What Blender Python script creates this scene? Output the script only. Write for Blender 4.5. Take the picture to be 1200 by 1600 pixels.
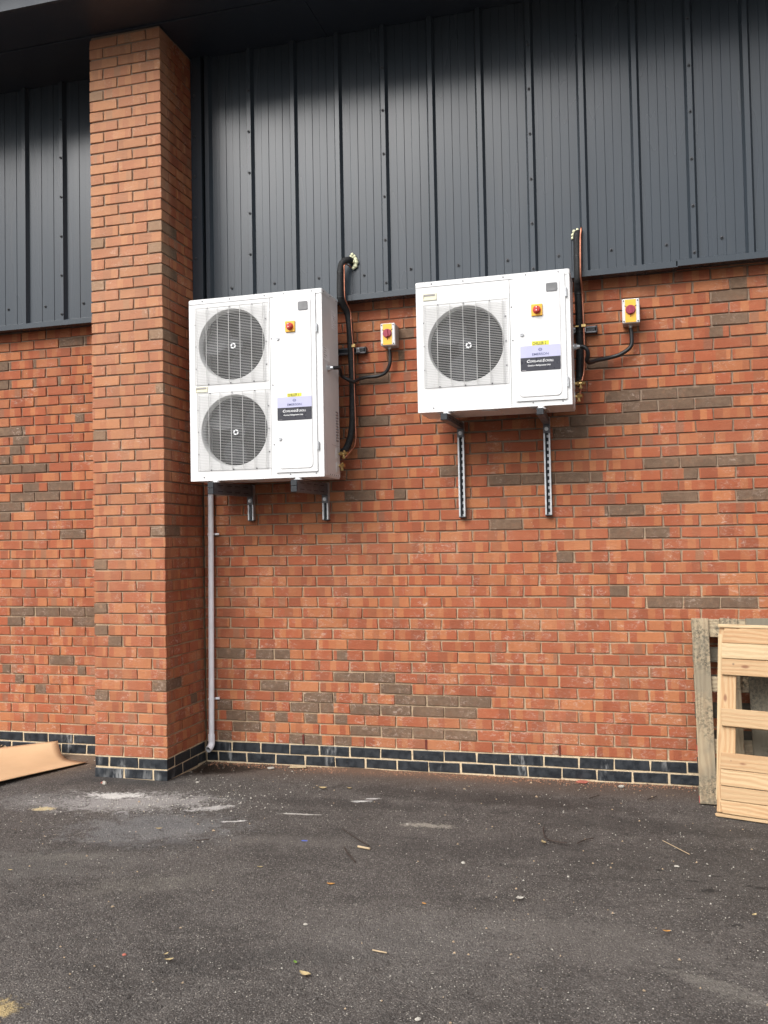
import bpy, math, random
import numpy as np
from mathutils import Vector, Matrix
random.seed(11); rng = random.Random(7)
S = bpy.context.scene
for o in list(bpy.data.objects): bpy.data.objects.remove(o)
rad = math.radians

# ------------------------------------------------------------------ camera, sky, sun, exposure
cam_d = bpy.data.cameras.new('camera'); cam = bpy.data.objects.new('camera', cam_d)
S.collection.objects.link(cam)
def cam_axes(yaw, pitch, roll):
    cy, sy, cp, sp, cr, sr = math.cos(yaw), math.sin(yaw), math.cos(pitch), math.sin(pitch), math.cos(roll), math.sin(roll)
    fwd = Vector((-sy*cp, cy*cp, sp)); right = Vector((cy, sy, 0)); up = right.cross(fwd)
    return cr*right + sr*up, -sr*right + cr*up, fwd
r_, u_, f_ = cam_axes(0.264577, 0.0313027, -0.0187546)
M = Matrix((r_, u_, -f_)).transposed().to_4x4(); M.translation = Vector((2.34375, -5.95829, 1.60127))
cam.matrix_world = M
cam_d.sensor_fit = 'VERTICAL'; cam_d.sensor_height = 36; cam_d.sensor_width = 27
cam_d.lens = 1377.035/1600*36; cam_d.clip_start = .05; cam_d.clip_end = 500
S.camera = cam

# overcast: a bright veiled sun, high in front of the wall and a little to its left, in a white sky
SUN_AZ, SUN_EL = rad(-26), rad(42)          # azimuth measured from the wall's normal (-Y) towards the left
sun_dir = Vector((math.sin(SUN_AZ)*math.cos(SUN_EL), -math.cos(SUN_AZ)*math.cos(SUN_EL), math.sin(SUN_EL)))
W = bpy.data.worlds.new('World'); S.world = W; W.use_nodes = True
nt = W.node_tree; sky = nt.nodes.new('ShaderNodeTexSky'); sky.sky_type = 'NISHITA'; sky.sun_disc = False
sky.sun_elevation = SUN_EL; sky.sun_rotation = math.atan2(sun_dir.x, sun_dir.y)
sky.air_density = 1.0; sky.dust_density = 2.0; sky.ozone_density = 1.0
hs = nt.nodes.new('ShaderNodeHueSaturation'); hs.inputs['Saturation'].default_value = .22; nt.links.new(sky.outputs[0], hs.inputs['Color'])
tcw = nt.nodes.new('ShaderNodeTexCoord'); spw = nt.nodes.new('ShaderNodeSeparateXYZ'); nt.links.new(tcw.outputs['Generated'], spw.inputs[0])
mr = nt.nodes.new('ShaderNodeMapRange'); nt.links.new(spw.outputs[2], mr.inputs[0])      # cloud cover: dim at the horizon, bright overhead
mr.inputs[1].default_value = 0; mr.inputs[2].default_value = 1; mr.inputs[3].default_value = .30; mr.inputs[4].default_value = 2.2
mw = nt.nodes.new('ShaderNodeVectorMath'); mw.operation = 'SCALE'; nt.links.new(hs.outputs[0], mw.inputs[0]); nt.links.new(mr.outputs[0], mw.inputs['Scale'])
nt.links.new(mw.outputs[0], nt.nodes['Background'].inputs[0]); nt.nodes['Background'].inputs[1].default_value = 0.105
sd = bpy.data.lights.new('sun', 'SUN'); sd.energy = 1.5; sd.angle = rad(44); sd.color = (1, .975, .95)
so = bpy.data.objects.new('sun', sd); S.collection.objects.link(so)
so.rotation_euler = (-sun_dir).to_track_quat('-Z', 'Y').to_euler(); so.location = sun_dir*30
S.view_settings.view_transform = 'Standard'; S.view_settings.look = 'None'; S.view_settings.gamma = 1
S.view_settings.use_curve_mapping = False; S.view_settings.exposure = 1.06
S.render.engine = 'CYCLES'

# ------------------------------------------------------------------ material helpers
class NT:
    def __init__(s, name, rough=.6, spec=.5, metal=0.):
        s.m = bpy.data.materials.new(name); s.m.use_nodes = True
        s.t = s.m.node_tree; s.b = s.t.nodes['Principled BSDF']
        s.b.inputs['Roughness'].default_value = rough; s.b.inputs['Metallic'].default_value = metal
        s.b.inputs['Specular IOR Level'].default_value = spec
    def n(s, ty, **kw):
        nd = s.t.nodes.new(ty)
        for k, v in kw.items():
            if k.startswith('i_'):
                key = k[2:]; key = int(key) if key.isdigit() else key.replace('_', ' ')
                s.put(nd.inputs[key], v)
            else: setattr(nd, k, v)
        return nd
    def put(s, sock, v):
        if isinstance(v, bpy.types.NodeSocket): s.t.links.new(v, sock)
        elif isinstance(v, (tuple, list)) and len(v) == 3 and sock.type == 'RGBA': sock.default_value = (*v, 1)
        else: sock.default_value = v
    def math(s, op, a, b=0., c=0., clamp=False):
        nd = s.n('ShaderNodeMath', operation=op, use_clamp=clamp)
        for i, v in enumerate((a, b, c)): s.put(nd.inputs[i], v)
        return nd.outputs[0]
    def mix(s, f, a, b, mode='MIX'):
        nd = s.n('ShaderNodeMix', data_type='RGBA', blend_type=mode)
        s.put(nd.inputs[0], f); s.put(nd.inputs[6], a); s.put(nd.inputs[7], b); return nd.outputs[2]
    def ramp(s, f, lo, hi, a=0., b=1.):
        nd = s.n('ShaderNodeMapRange'); nd.interpolation_type = 'SMOOTHSTEP'
        for i, v in enumerate((f, lo, hi, a, b)): s.put(nd.inputs[i], v)
        return nd.outputs[0]
    def noise(s, vec, scale, detail=4, rough=.55, dist=0.):
        nd = s.n('ShaderNodeTexNoise', i_Scale=scale, i_Detail=detail, i_Roughness=rough, i_Distortion=dist)
        if vec is not None: s.put(nd.inputs['Vector'], vec)
        return nd.outputs[0]
    def vor(s, vec, scale, out='Distance', rand=1., feat='F1'):
        nd = s.n('ShaderNodeTexVoronoi', feature=feat, i_Scale=scale, i_Randomness=rand)
        if vec is not None: s.put(nd.inputs['Vector'], vec)
        return nd.outputs[out]
    def pos(s):
        if not hasattr(s, 'g'): s.g = s.n('ShaderNodeNewGeometry').outputs['Position']
        return s.g
    def objc(s):
        if not hasattr(s, 'oc'): s.oc = s.n('ShaderNodeTexCoord').outputs['Object']
        return s.oc
    def xyz(s, v=None):
        nd = s.n('ShaderNodeSeparateXYZ'); s.put(nd.inputs[0], v if v is not None else s.pos()); return nd.outputs
    def scl(s, v, sc):
        nd = s.n('ShaderNodeMapping'); s.put(nd.inputs[0], v); nd.inputs['Scale'].default_value = sc; return nd.outputs[0]
    def col(s, c): s.put(s.b.inputs['Base Color'], c)
    def bump(s, h, dist=.002, st=1., prev=None):
        nd = s.n('ShaderNodeBump', i_Height=h, i_Distance=dist, i_Strength=st)
        if prev is not None: s.put(nd.inputs['Normal'], prev)
        s.put(s.b.inputs['Normal'], nd.outputs[0]); return nd.outputs[0]
MAT = {}
def simple(name, c, rough=.6, spec=.5, metal=0., var=.12, vs=12., bump=0., bs=200.):
    """plain colour with mottling, so no surface is perfectly flat"""
    k = NT(name, rough, spec, metal)
    n1 = k.noise(k.pos(), vs, 5); f = k.ramp(n1, .3, .7)
    k.col(k.mix(f, tuple(x*(1-var) for x in c), tuple(min(1, x*(1+var)) for x in c)))
    k.put(k.b.inputs['Roughness'], k.ramp(k.noise(k.pos(), vs*2.3, 4), .3, .7, rough*.85, min(1, rough*1.15)))
    if bump: k.bump(k.noise(k.pos(), bs, 3), bump)
    MAT[name] = k.m; return k.m

def brick_mat(name, from_attr):
    k = NT(name, .82, .25); P = k.pos(); x, y, z = k.xyz()
    if from_attr:
        a = k.n('ShaderNodeAttribute', attribute_name='bcol'); c, al = a.outputs['Color'], a.outputs['Alpha']
    else:
        a = k.n('ShaderNodeObjectInfo'); c, al = a.outputs['Color'], a.outputs['Alpha']
    sp = k.n('ShaderNodeSeparateColor'); k.put(sp.inputs[0], c); hue, b0, b1 = sp.outputs[0], sp.outputs[1], sp.outputs[2]
    uv = k.n('ShaderNodeUVMap', uv_map='UVMap').outputs[0]; u, v, _ = k.xyz(uv)
    wob = k.noise(P, 45, 2); s1 = k.math('ADD', k.math('MULTIPLY', u, 4.4), k.math('MULTIPLY', al, 61.))
    s1 = k.math('ADD', s1, k.math('MULTIPLY', k.math('SUBTRACT', wob, .5), .22))
    vn = k.n('ShaderNodeTexVoronoi', voronoi_dimensions='1D', i_Scale=1., i_Randomness=.85); k.put(vn.inputs['W'], s1); hz = k.noise(P, 14, 4, .7)
    band = k.n('ShaderNodeSeparateColor'); k.put(band.inputs[0], vn.outputs['Color'])
    orange, red, deep = (.410, .150, .062), (.330, .086, .038), (.200, .054, .028)
    t = k.ramp(k.math('ADD', band.outputs[0], k.math('MULTIPLY', k.math('SUBTRACT', hue, .5), .55)), .38, .62)
    base = k.mix(t, red, orange)
    base = k.mix(k.ramp(band.outputs[1], .70, .90, 0, .6), base, deep)
    base = k.mix(k.math('MULTIPLY', k.ramp(band.outputs[2], .9, .98), k.ramp(al, .45, .75, 0, .5)), base, (.15, .105, .075))
    # each brick a little lighter or darker
    base = k.mix(k.math('MULTIPLY', k.ramp(k.math('FRACT', k.math('MULTIPLY', al, 17.3)), .0, 1.), .38), base, deep, 'MIX')
    bn = k.noise(P, 30, 5, .7)
    brown = k.mix(k.ramp(bn, .3, .7), (.085, .058, .040), (.140, .098, .066))
    in_ = k.math('MULTIPLY', k.math('GREATER_THAN', k.math('ADD', u, k.math('MULTIPLY', k.math('SUBTRACT', wob, .5), .06)), k.math('SUBTRACT', b0, .002)), k.math('LESS_THAN', u, b1))
    base = k.mix(in_, base, brown)
    # drag marks and fine sand
    fine = k.noise(k.scl(P, (1, 1, 3.5)), 160, 4, .7)
    base = k.mix(k.ramp(fine, .35, .75, 0, .22), base, (.50, .24, .13))
    base = k.mix(k.ramp(hz, .50, .74, 0, .30), base, (.22, .075, .036)); base = k.mix(k.ramp(hz, .46, .24, 0, .30), base, (.52, .27, .15))
    dk = k.ramp(k.noise(P, 75, 4, .75), .56, .78, 0, .6); base = k.mix(dk, base, (.10, .045, .030))
    # lime bloom and mortar smears: thicker low down and in patches
    low = k.ramp(z, .2, 2.2, .10, 0.)
    n2 = k.math('ADD', k.noise(P, 5.5, 3), low); n3 = k.noise(k.scl(P, (1, 1, 1.6)), 34, 6, .72, 1.2)
    bl = k.math('MULTIPLY', k.ramp(n2, .50, .66), k.ramp(n3, .50, .70))
    base = k.mix(k.math('MULTIPLY', bl, .62), base, (.58, .45, .37))
    dots = k.math('MULTIPLY', k.ramp(k.vor(P, 26), .10, .045), k.ramp(k.noise(P, 4.2, 2), .55, .62))
    base = k.mix(k.math('MULTIPLY', dots, .55), base, (.60, .50, .42))
    veil = k.math('ADD', k.ramp(k.noise(P, 1.7, 3), .45, .75, 0, .10), k.math('MULTIPLY', k.ramp(y, -.4, -.5), k.ramp(z, .6, 4.2, .06, .36))); base = k.mix(veil, base, (.58, .36, .22))  # pale tint in patches; also brightens the pier front with height
    k.col(base)
    b = k.bump(k.math('ADD', k.noise(P, 260, 4, .7), k.math('MULTIPLY', k.noise(k.scl(P, (1, 1, 2.2)), 55, 3), 1.2)), .0022)
    return k.m
MAT['brick'] = brick_mat('clay_brick', False); MAT['brick_a'] = brick_mat('clay_brick_joined', True)

def blue_mat(name):
    k = NT(name, .42, .45); P = k.pos(); x, y, z = k.xyz()
    n = k.noise(P, 22, 5); base = k.mix(k.ramp(n, .3, .7), (.011, .0135, .017), (.024, .028, .033))
    run = k.noise(k.scl(P, (1, 1, .22)), 48, 4, .7); pat = k.noise(k.scl(P, (1, 1, .35)), 5.2, 3)
    pier = k.math('MULTIPLY', k.ramp(y, -.45, -.52), k.ramp(z, .17, .02, .02, .10))
    m = k.math('MULTIPLY', k.ramp(k.math('ADD', pat, pier), .56, .72), k.ramp(k.math('ADD', run, k.math('MULTIPLY', pier, .5)), .44, .64))
    base = k.mix(k.math('MULTIPLY', m, .62), base, (.38, .38, .37))
    sp = k.ramp(k.noise(P, 120, 3, .7), .62, .72, 0, .35); base = k.mix(sp, base, (.22, .18, .13))
    k.col(base); k.put(k.b.inputs['Roughness'], k.ramp(k.math('ADD', n, m), .3, .9, .33, .75))
    k.bump(k.noise(P, 90, 4), .0014); return k.m
MAT['blue'] = blue_mat('blue_engineering_brick')

def mortar_mat():
    k = NT('mortar', .92, .2); P = k.pos(); x, y, z = k.xyz()
    n = k.noise(P, 2.1, 4); h = k.math('ADD', z, k.math('MULTIPLY', k.math('SUBTRACT', n, .5), 1.6))
    c = k.mix(k.ramp(h, .9, 2.2), (.47, .345, .225), (.275, .20, .145))  # upper joints tinted darker for recess shadow, lower ones pale with bloom
    c = k.mix(k.ramp(z, .19, .16), c, (.66, .52, .34))
    c = k.mix(k.ramp(k.noise(P, 40, 5, .7), .35, .7, 0, .4), c, (.24, .175, .125))
    k.col(c); k.bump(k.noise(P, 180, 5, .75), .004); return k.m
MAT['mortar'] = mortar_mat()

def clad_mat(name, c=(.038, .043, .049), rough=.27, spec=.8):
    k = NT(name, rough, spec); P = k.pos()
    n = k.noise(k.scl(P, (1, 1, .12)), 5, 2, .5); m = k.noise(P, 1.3, 3)
    b = k.mix(k.ramp(n, .3, .7), tuple(q*.97 for q in c), tuple(q*1.03 for q in c))
    b = k.mix(k.ramp(m, .45, .7, 0, .15), b, (.055, .053, .048))
    s = k.math('MULTIPLY', k.ramp(k.noise(k.scl(P, (1, 1, .03)), 22, 2), .56, .72), .10); b = k.mix(s, b, (.08, .08, .078))
    k.col(b); k.put(k.b.inputs['Roughness'], k.ramp(n, .3, .7, rough*.94, rough*1.08))
    k.bump(k.noise(k.scl(P, (1, 1, .3)), 2.0, 0), .0035); return k.m
MAT['clad'] = clad_mat('grey_coated_steel', (.033, .0425, .053), .26, .50)
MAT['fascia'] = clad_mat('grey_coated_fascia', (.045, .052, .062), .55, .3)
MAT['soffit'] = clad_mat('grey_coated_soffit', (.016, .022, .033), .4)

def white_mat():
    k = NT('white_enamel', .33, .5); P = k.pos()
    n = k.noise(P, 3.5, 4); b = k.mix(k.ramp(n, .35, .7), (.665, .66, .65), (.715, .71, .70))
    d = k.math('MULTIPLY', k.ramp(k.noise(k.scl(P, (1, 1, .35)), 13, 5, .75), .56, .74), .16); b = k.mix(d, b, (.5, .45, .38))
    k.col(b); k.put(k.b.inputs['Roughness'], k.ramp(n, .3, .7, .28, .42)); k.bump(k.noise(P, 300, 2), .0003); return k.m
MAT['white'] = white_mat()
simple('grille', (.46, .455, .44), .45, var=.05)
simple('dark_inside', (.012, .013, .016), .6); simple('fan_grey', (.016, .018, .022), .6); simple('fin', (.10, .10, .10), .45, metal=.6)
simple('galv', (.55, .56, .57), .40, metal=.7, var=.14, vs=30); simple('galv_dull', (.15, .15, .16), .5, metal=.6, var=.15, vs=25)
simple('black_plastic', (.016, .017, .02), .45); simple('foam_rubber', (.0065, .0065, .007), .72, var=.3, vs=40, bump=.0012, bs=120)
simple('conduit', (.007, .007, .008), .45); simple('rubber', (.014, .016, .020), .6)
simple('copper', (.46, .19, .12), .42, metal=1., var=.2, vs=20); simple('brass', (.60, .43, .18), .33, metal=1., var=.2, vs=40)
simple('foam', (.66, .66, .44), .85, var=.15, vs=60, bump=.006, bs=45); simple('pvc', (.88, .865, .885), .35, var=.04)
simple('yellow', (.80, .42, .030), .42, var=.05); simple('tape_yellow', (.70, .62, .05), .5, var=.08, vs=60)
simple('red_knob', (.52, .030, .025), .32, var=.1); simple('darkred_knob', (.30, .018, .045), .35, var=.1); simple('box_grey', (.40, .375, .35), .5, var=.06)
simple('face_grey', (.60, .60, .60), .45, var=.05); simple('ink', (.02, .02, .025), .6); simple('ink_green', (.10, .12, .03), .6)
simple('lavender', (.44, .44, .60), .35, var=.03); simple('label_black', (.025, .025, .035), .3, var=.05); simple('label_white', (.80, .80, .80), .4)
simple('label_blue', (.08, .09, .20), .4); simple('cream', (.62, .60, .46), .5, var=.04); simple('window_grey', (.17, .17, .17), .12, spec=.7, var=.2)
simple('faint_ink', (.30, .28, .28), .5); simple('orange_ink', (.6, .28, .15), .5); simple('weep_red', (.13, .022, .014), .6); simple('tie_black', (.01, .01, .01), .4)
simple('card', (.52, .335, .185), .7, var=.05, vs=3, bump=.0004, bs=260); simple('stone_pale', (.34, .315, .27), .8, var=.2, vs=50); simple('paint_white', (.7, .7, .68), .8)
simple('leaf_tan', (.34, .26, .13), .7, var=.35, vs=60); simple('leaf_orange', (.46, .22, .05), .7, var=.3, vs=60); simple('leaf_green', (.12, .22, .03), .6, var=.3, vs=60)
simple('twig', (.035, .022, .016), .8, var=.3, vs=80); simple('wood_pale', (.40, .30, .18), .75, var=.15, vs=60); simple('red_mark', (.30, .02, .02), .6)
simple('brick_bit', (.30, .09, .06), .85, var=.3, vs=60); simple('blue_plastic', (.03, .08, .40), .4); simple('sand', (.40, .29, .17), .95, var=.25, vs=60, bump=.003, bs=150)

def wood_mat(name, c0, c1, mould=0., axis='X'):
    """grain runs along the board (local X); seeded per object"""
    k = NT(name, .68, .3)
    oi = k.n('ShaderNodeObjectInfo').outputs['Random']
    off = k.n('ShaderNodeCombineXYZ'); k.put(off.inputs[0], k.math('MULTIPLY', oi, 40.)); k.put(off.inputs[1], k.math('MULTIPLY', oi, 23.)); k.put(off.inputs[2], k.math('MULTIPLY', oi, 71.))
    ad = k.n('ShaderNodeVectorMath', operation='ADD'); k.put(ad.inputs[0], k.objc()); k.put(ad.inputs[1], off.outputs[0]); V = ad.outputs[0]
    g = k.scl(V, (1.1, 9, 9)); warp = k.noise(k.scl(V, (1.4, 5, 5)), 2.4, 3)
    rings = k.n('ShaderNodeTexWave', wave_type='BANDS', bands_direction='Z', i_Scale=2.6, i_Distortion=11., i_Detail=4.); k.put(rings.inputs['Vector'], k.scl(V, (.9, 4.5, 4.5)))
    f = k.ramp(rings.outputs['Fac'], .1, .95); b = k.mix(k.math('MULTIPLY', f, .70), c0, c1)
    fib = k.noise(k.scl(V, (2.5, 60, 60)), 6, 4, .7); b = k.mix(k.ramp(fib, .45, .8, 0, .4), b, tuple(q*.62 for q in c1))
    b = k.mix(k.ramp(k.noise(V, 2.2, 2), .4, .75, 0, .35), b, tuple(min(1, q*1.12) for q in c0))
    oi2 = k.math('FRACT', k.math('MULTIPLY', oi, 7.7)); b = k.mix(k.math('MULTIPLY', k.ramp(oi, .35, .9), .45), b, (.50, .42, .26) if not mould else (.27, .24, .17)); b = k.mix(k.math('MULTIPLY', k.ramp(oi2, .45, .9), .40), b, tuple(c*.9 for c in c1))
    b = k.mix(k.ramp(k.noise(k.scl(V, (1, 3, 3)), 7, 5, .75), .56, .76, 0, .35), b, (.24, .17, .10) if not mould else tuple(c*.6 for c in c1))
    kn = k.vor(k.scl(V, (1.0, 2.4, 2.4)), 3.1); b = k.mix(k.ramp(kn, .10, .045, 0, .85), b, (.20, .085, .045))
    nail = k.ramp(k.vor(V, 11), .10, .05, 0, .6); b = k.mix(k.math('MULTIPLY', nail, k.ramp(k.noise(V, 5, 1), .52, .6)), b, (.08, .06, .05))
    if mould:
        m = k.math('MULTIPLY', k.ramp(k.noise(V, 3.2, 4), .40, .60), k.ramp(k.noise(V, 60, 5, .8), .42, .62))
        b = k.mix(k.math('MULTIPLY', m, mould), b, (.045, .043, .032))
        b = k.mix(k.ramp(k.noise(V, 4.3, 3), .48, .68, 0, mould*.6), b, (.17, .15, .11))
    k.col(b); k.bump(k.math('ADD', fib, k.math('MULTIPLY', f, .5)), .0012); MAT[name] = k.m
wood_mat('new_wood', (.50, .345, .19), (.38, .20, .09)); wood_mat('old_wood', (.40, .32, .205), (.25, .18, .11), .95); wood_mat('old_wood_shaded', (.085, .068, .048), (.055, .043, .031), .8)  # last one: old wood darkened to paint the shade behind the front pallet

def asphalt_mat():
    k = NT('asphalt', .88, .30); P = k.pos(); x, y, z = k.xyz()
    P2 = k.scl(P, (1, 1, 0))
    b1 = k.noise(P2, 1.1, 5, .6); b2 = k.noise(P2, 5.5, 5, .65)
    base = k.mix(k.ramp(b1, .3, .7), (.052, .0445, .0385), (.098, .085, .075))
    base = k.mix(k.ramp(b2, .42, .70, 0, .6), base, (.135, .119, .104)); base = k.mix(k.ramp(k.noise(k.scl(P2, (.5, 1.3, 1)), 3.2, 5, .7, .8), .52, .70, 0, .6), base, (.030, .026, .023))
    base = k.mix(k.ramp(k.noise(P2, 19, 4, .75), .55, .75, 0, .45), base, (.20, .18, .16)); base = k.mix(k.ramp(k.noise(P2, 27, 4, .75), .58, .75, 0, .5), base, (.026, .023, .020))
    far = k.ramp(y, -1.9, -1.0)   # close to the wall the surface is finer and dirtier
    vs = k.n('ShaderNodeTexVoronoi', feature='F1', i_Scale=150., i_Randomness=1.); k.put(vs.inputs['Vector'], P2)
    cc = k.n('ShaderNodeSeparateColor'); k.put(cc.inputs[0], vs.outputs['Color'])
    base = k.mix(k.ramp(cc.outputs[0], .5, .95, 0, .42), base, (.22, .20, .18))
    base = k.mix(k.ramp(cc.outputs[1], .5, .95, 0, .42), base, (.035, .031, .028))
    chip = k.math('MULTIPLY', k.ramp(cc.outputs[2], .955, .98), k.ramp(vs.outputs['Distance'], .42, .25)); base = k.mix(k.math('MULTIPLY', chip, .8), base, (.42, .38, .32))
    gap = k.ramp(vs.outputs['Distance'], .40, .80, 0, .6); base = k.mix(gap, base, (.03, .027, .025))
    wn = k.noise(P2, 9, 5, .7, .6); wf = k.noise(P2, 42, 4, .75)
    def blob(cx, cy, rx, ry, ang, nz=.9, fz=2.4):
        dx = k.math('SUBTRACT', x, cx); dy = k.math('SUBTRACT', y, cy); ca, sa = math.cos(ang), math.sin(ang)
        a = k.math('DIVIDE', k.math('ADD', k.math('MULTIPLY', dx, ca), k.math('MULTIPLY', dy, sa)), rx)
        b = k.math('DIVIDE', k.math('SUBTRACT', k.math('MULTIPLY', dy, ca), k.math('MULTIPLY', dx, sa)), ry)
        d = k.math('SQRT', k.math('ADD', k.math('MULTIPLY', a, a), k.math('MULTIPLY', b, b)))
        d = k.math('ADD', d, k.math('MULTIPLY', k.math('SUBTRACT', wn, .5), nz*2.6)); d = k.math('ADD', d, k.math('MULTIPLY', k.math('SUBTRACT', wf, .5), fz)); return k.ramp(d, 1.10, .40)
    for (cx, cy, rx, ry, ang, st, colr) in (
        (-.62, -1.02, .62, .20, .25, .62, (.36, .34, .32)), (-.25, -1.45, .55, .35, .2, .34, (.25, .25, .25)), (-1.15, -1.12, .5, .22, .1, .35, (.26, .25, .24)),
        (-1.12, -1.26, .09, .035, .3, .9, (.50, .40, .22)), (-.78, -.93, .22, .06, .15, .75, (.62, .60, .56)), (-.10, -1.03, .16, .05, .5, .7, (.50, .48, .45)),
        (.74, -.73, .075, .022, .2, .95, (.66, .65, .62)), (.80, -.66, .05, .016, .2, .8, (.60, .58, .55)), (1.25, -1.09, .16, .04, .1, .45, (.42, .38, .31)), (.47, -1.05, .14, .012, .05, .8, (.50, .47, .42)),
        (.14, -1.24, .09, .014, .35, .85, (.60, .58, .55)), (2.62, -2.58, .24, .07, -.5, .32, (.22, .20, .17)), (1.5, -2.5, .5, .3, .3, .25, (.17, .155, .14)),
        (.15, -2.2, .4, .12, .4, .16, (.24, .22, .18)), (.20, -3.30, .075, .07, 0, .95, (.36, .27, .13)), (-.45, -1.95, .3, .07, .3, .18, (.25, .23, .19)),
        (2.67, -1.69, .055, .022, .2, .9, (.010, .009, .008)), (2.47, -1.5, .03, .013, 0, .9, (.010, .009, .008)), (2.61, -1.6, .035, .012, 0, .85, (.010, .009, .008)), (2.90, -1.62, .08, .02, -.2, .85, (.010, .009, .008)),
        (2.45, -1.62, .03, .012, .3, .85, (.010, .009, .008)), (2.58, -1.80, .028, .012, .3, .85, (.010, .009, .008)), (2.75, -2.04, .03, .018, .3, .8, (.012, .011, .01)), (2.72, -1.52, .03, .01, 0, .8, (.012, .011, .01)),
        (1.5, -.50, 1.3, .16, -.05, .62, (.034, .027, .023)), (2.5, -.85, 1.1, .16, -.05, .55, (.036, .031, .027)), (.7, -.80, .9, .10, .02, .5, (.036, .031, .028)), (2.9, -1.5, 1.0, .55, -.1, .42, (.038, .033, .028)), (1.7, -1.35, .8, .20, .2, .35, (.038, .033, .03)), (1.0, -2.75, .5, .10, .3, .35, (.038, .035, .032)), (-.2, -1.75, .5, .10, .35, .4, (.038, .034, .031)), (.6, -1.5, .6, .10, .1, .3, (.14, .125, .11)), (2.2, -2.3, .7, .2, -.2, .3, (.14, .125, .11)), (-.6, -2.1, .8, .25, .3, .3, (.15, .14, .125)),
        (-1.0, -.66, .5, .12, .1, .5, (.03, .028, .027))):
        base = k.mix(k.math('MULTIPLY', blob(cx, cy, rx, ry, ang), st), base, colr)
    # brick dust and soil gathered along the foot of the wall
    wall_d = k.math('ADD', k.math('MULTIPLY', y, -1.), k.math('MULTIPLY', k.math('SUBTRACT', wf, .5), .22))
    xr = k.math('MULTIPLY', k.ramp(x, -.1, .35), k.ramp(x, 2.1, 1.2)); base = k.mix(k.math('MULTIPLY', k.math('MULTIPLY', k.ramp(wall_d, .22, .03), xr), .85), base, (.30, .15, .085))
    base = k.mix(k.math('MULTIPLY', k.ramp(wall_d, .48, .04), .72), base, (.105, .070, .050))
    base = k.mix(k.math('MULTIPLY', k.ramp(k.math('ADD', x, k.math('MULTIPLY', wn, .3)), -1.15, -1.45), k.ramp(wall_d, .9, .1, 0, .8)), base, (.19, .13, .085))
    base = k.mix(k.math('MULTIPLY', blob(-.50, -.15, .42, .19, .30, .35, .9), .93), base, (.016, .010, .007))
    k.col(base)
    wet = blob(-.50, -.15, .42, .19, .30, .35, .9); k.put(k.b.inputs['Roughness'], k.ramp(wet, 0, 1, .88, .45))
    hgt = k.math('ADD', k.math('MULTIPLY', k.math('SUBTRACT', 1., vs.outputs['Distance']), .9), k.math('MULTIPLY', cc.outputs[1], .5))
    n1 = k.bump(hgt, .0050); k.bump(k.noise(P2, 30, 4, .6), .009, .8, n1)
    return k.m
MAT['asphalt'] = asphalt_mat()

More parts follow.
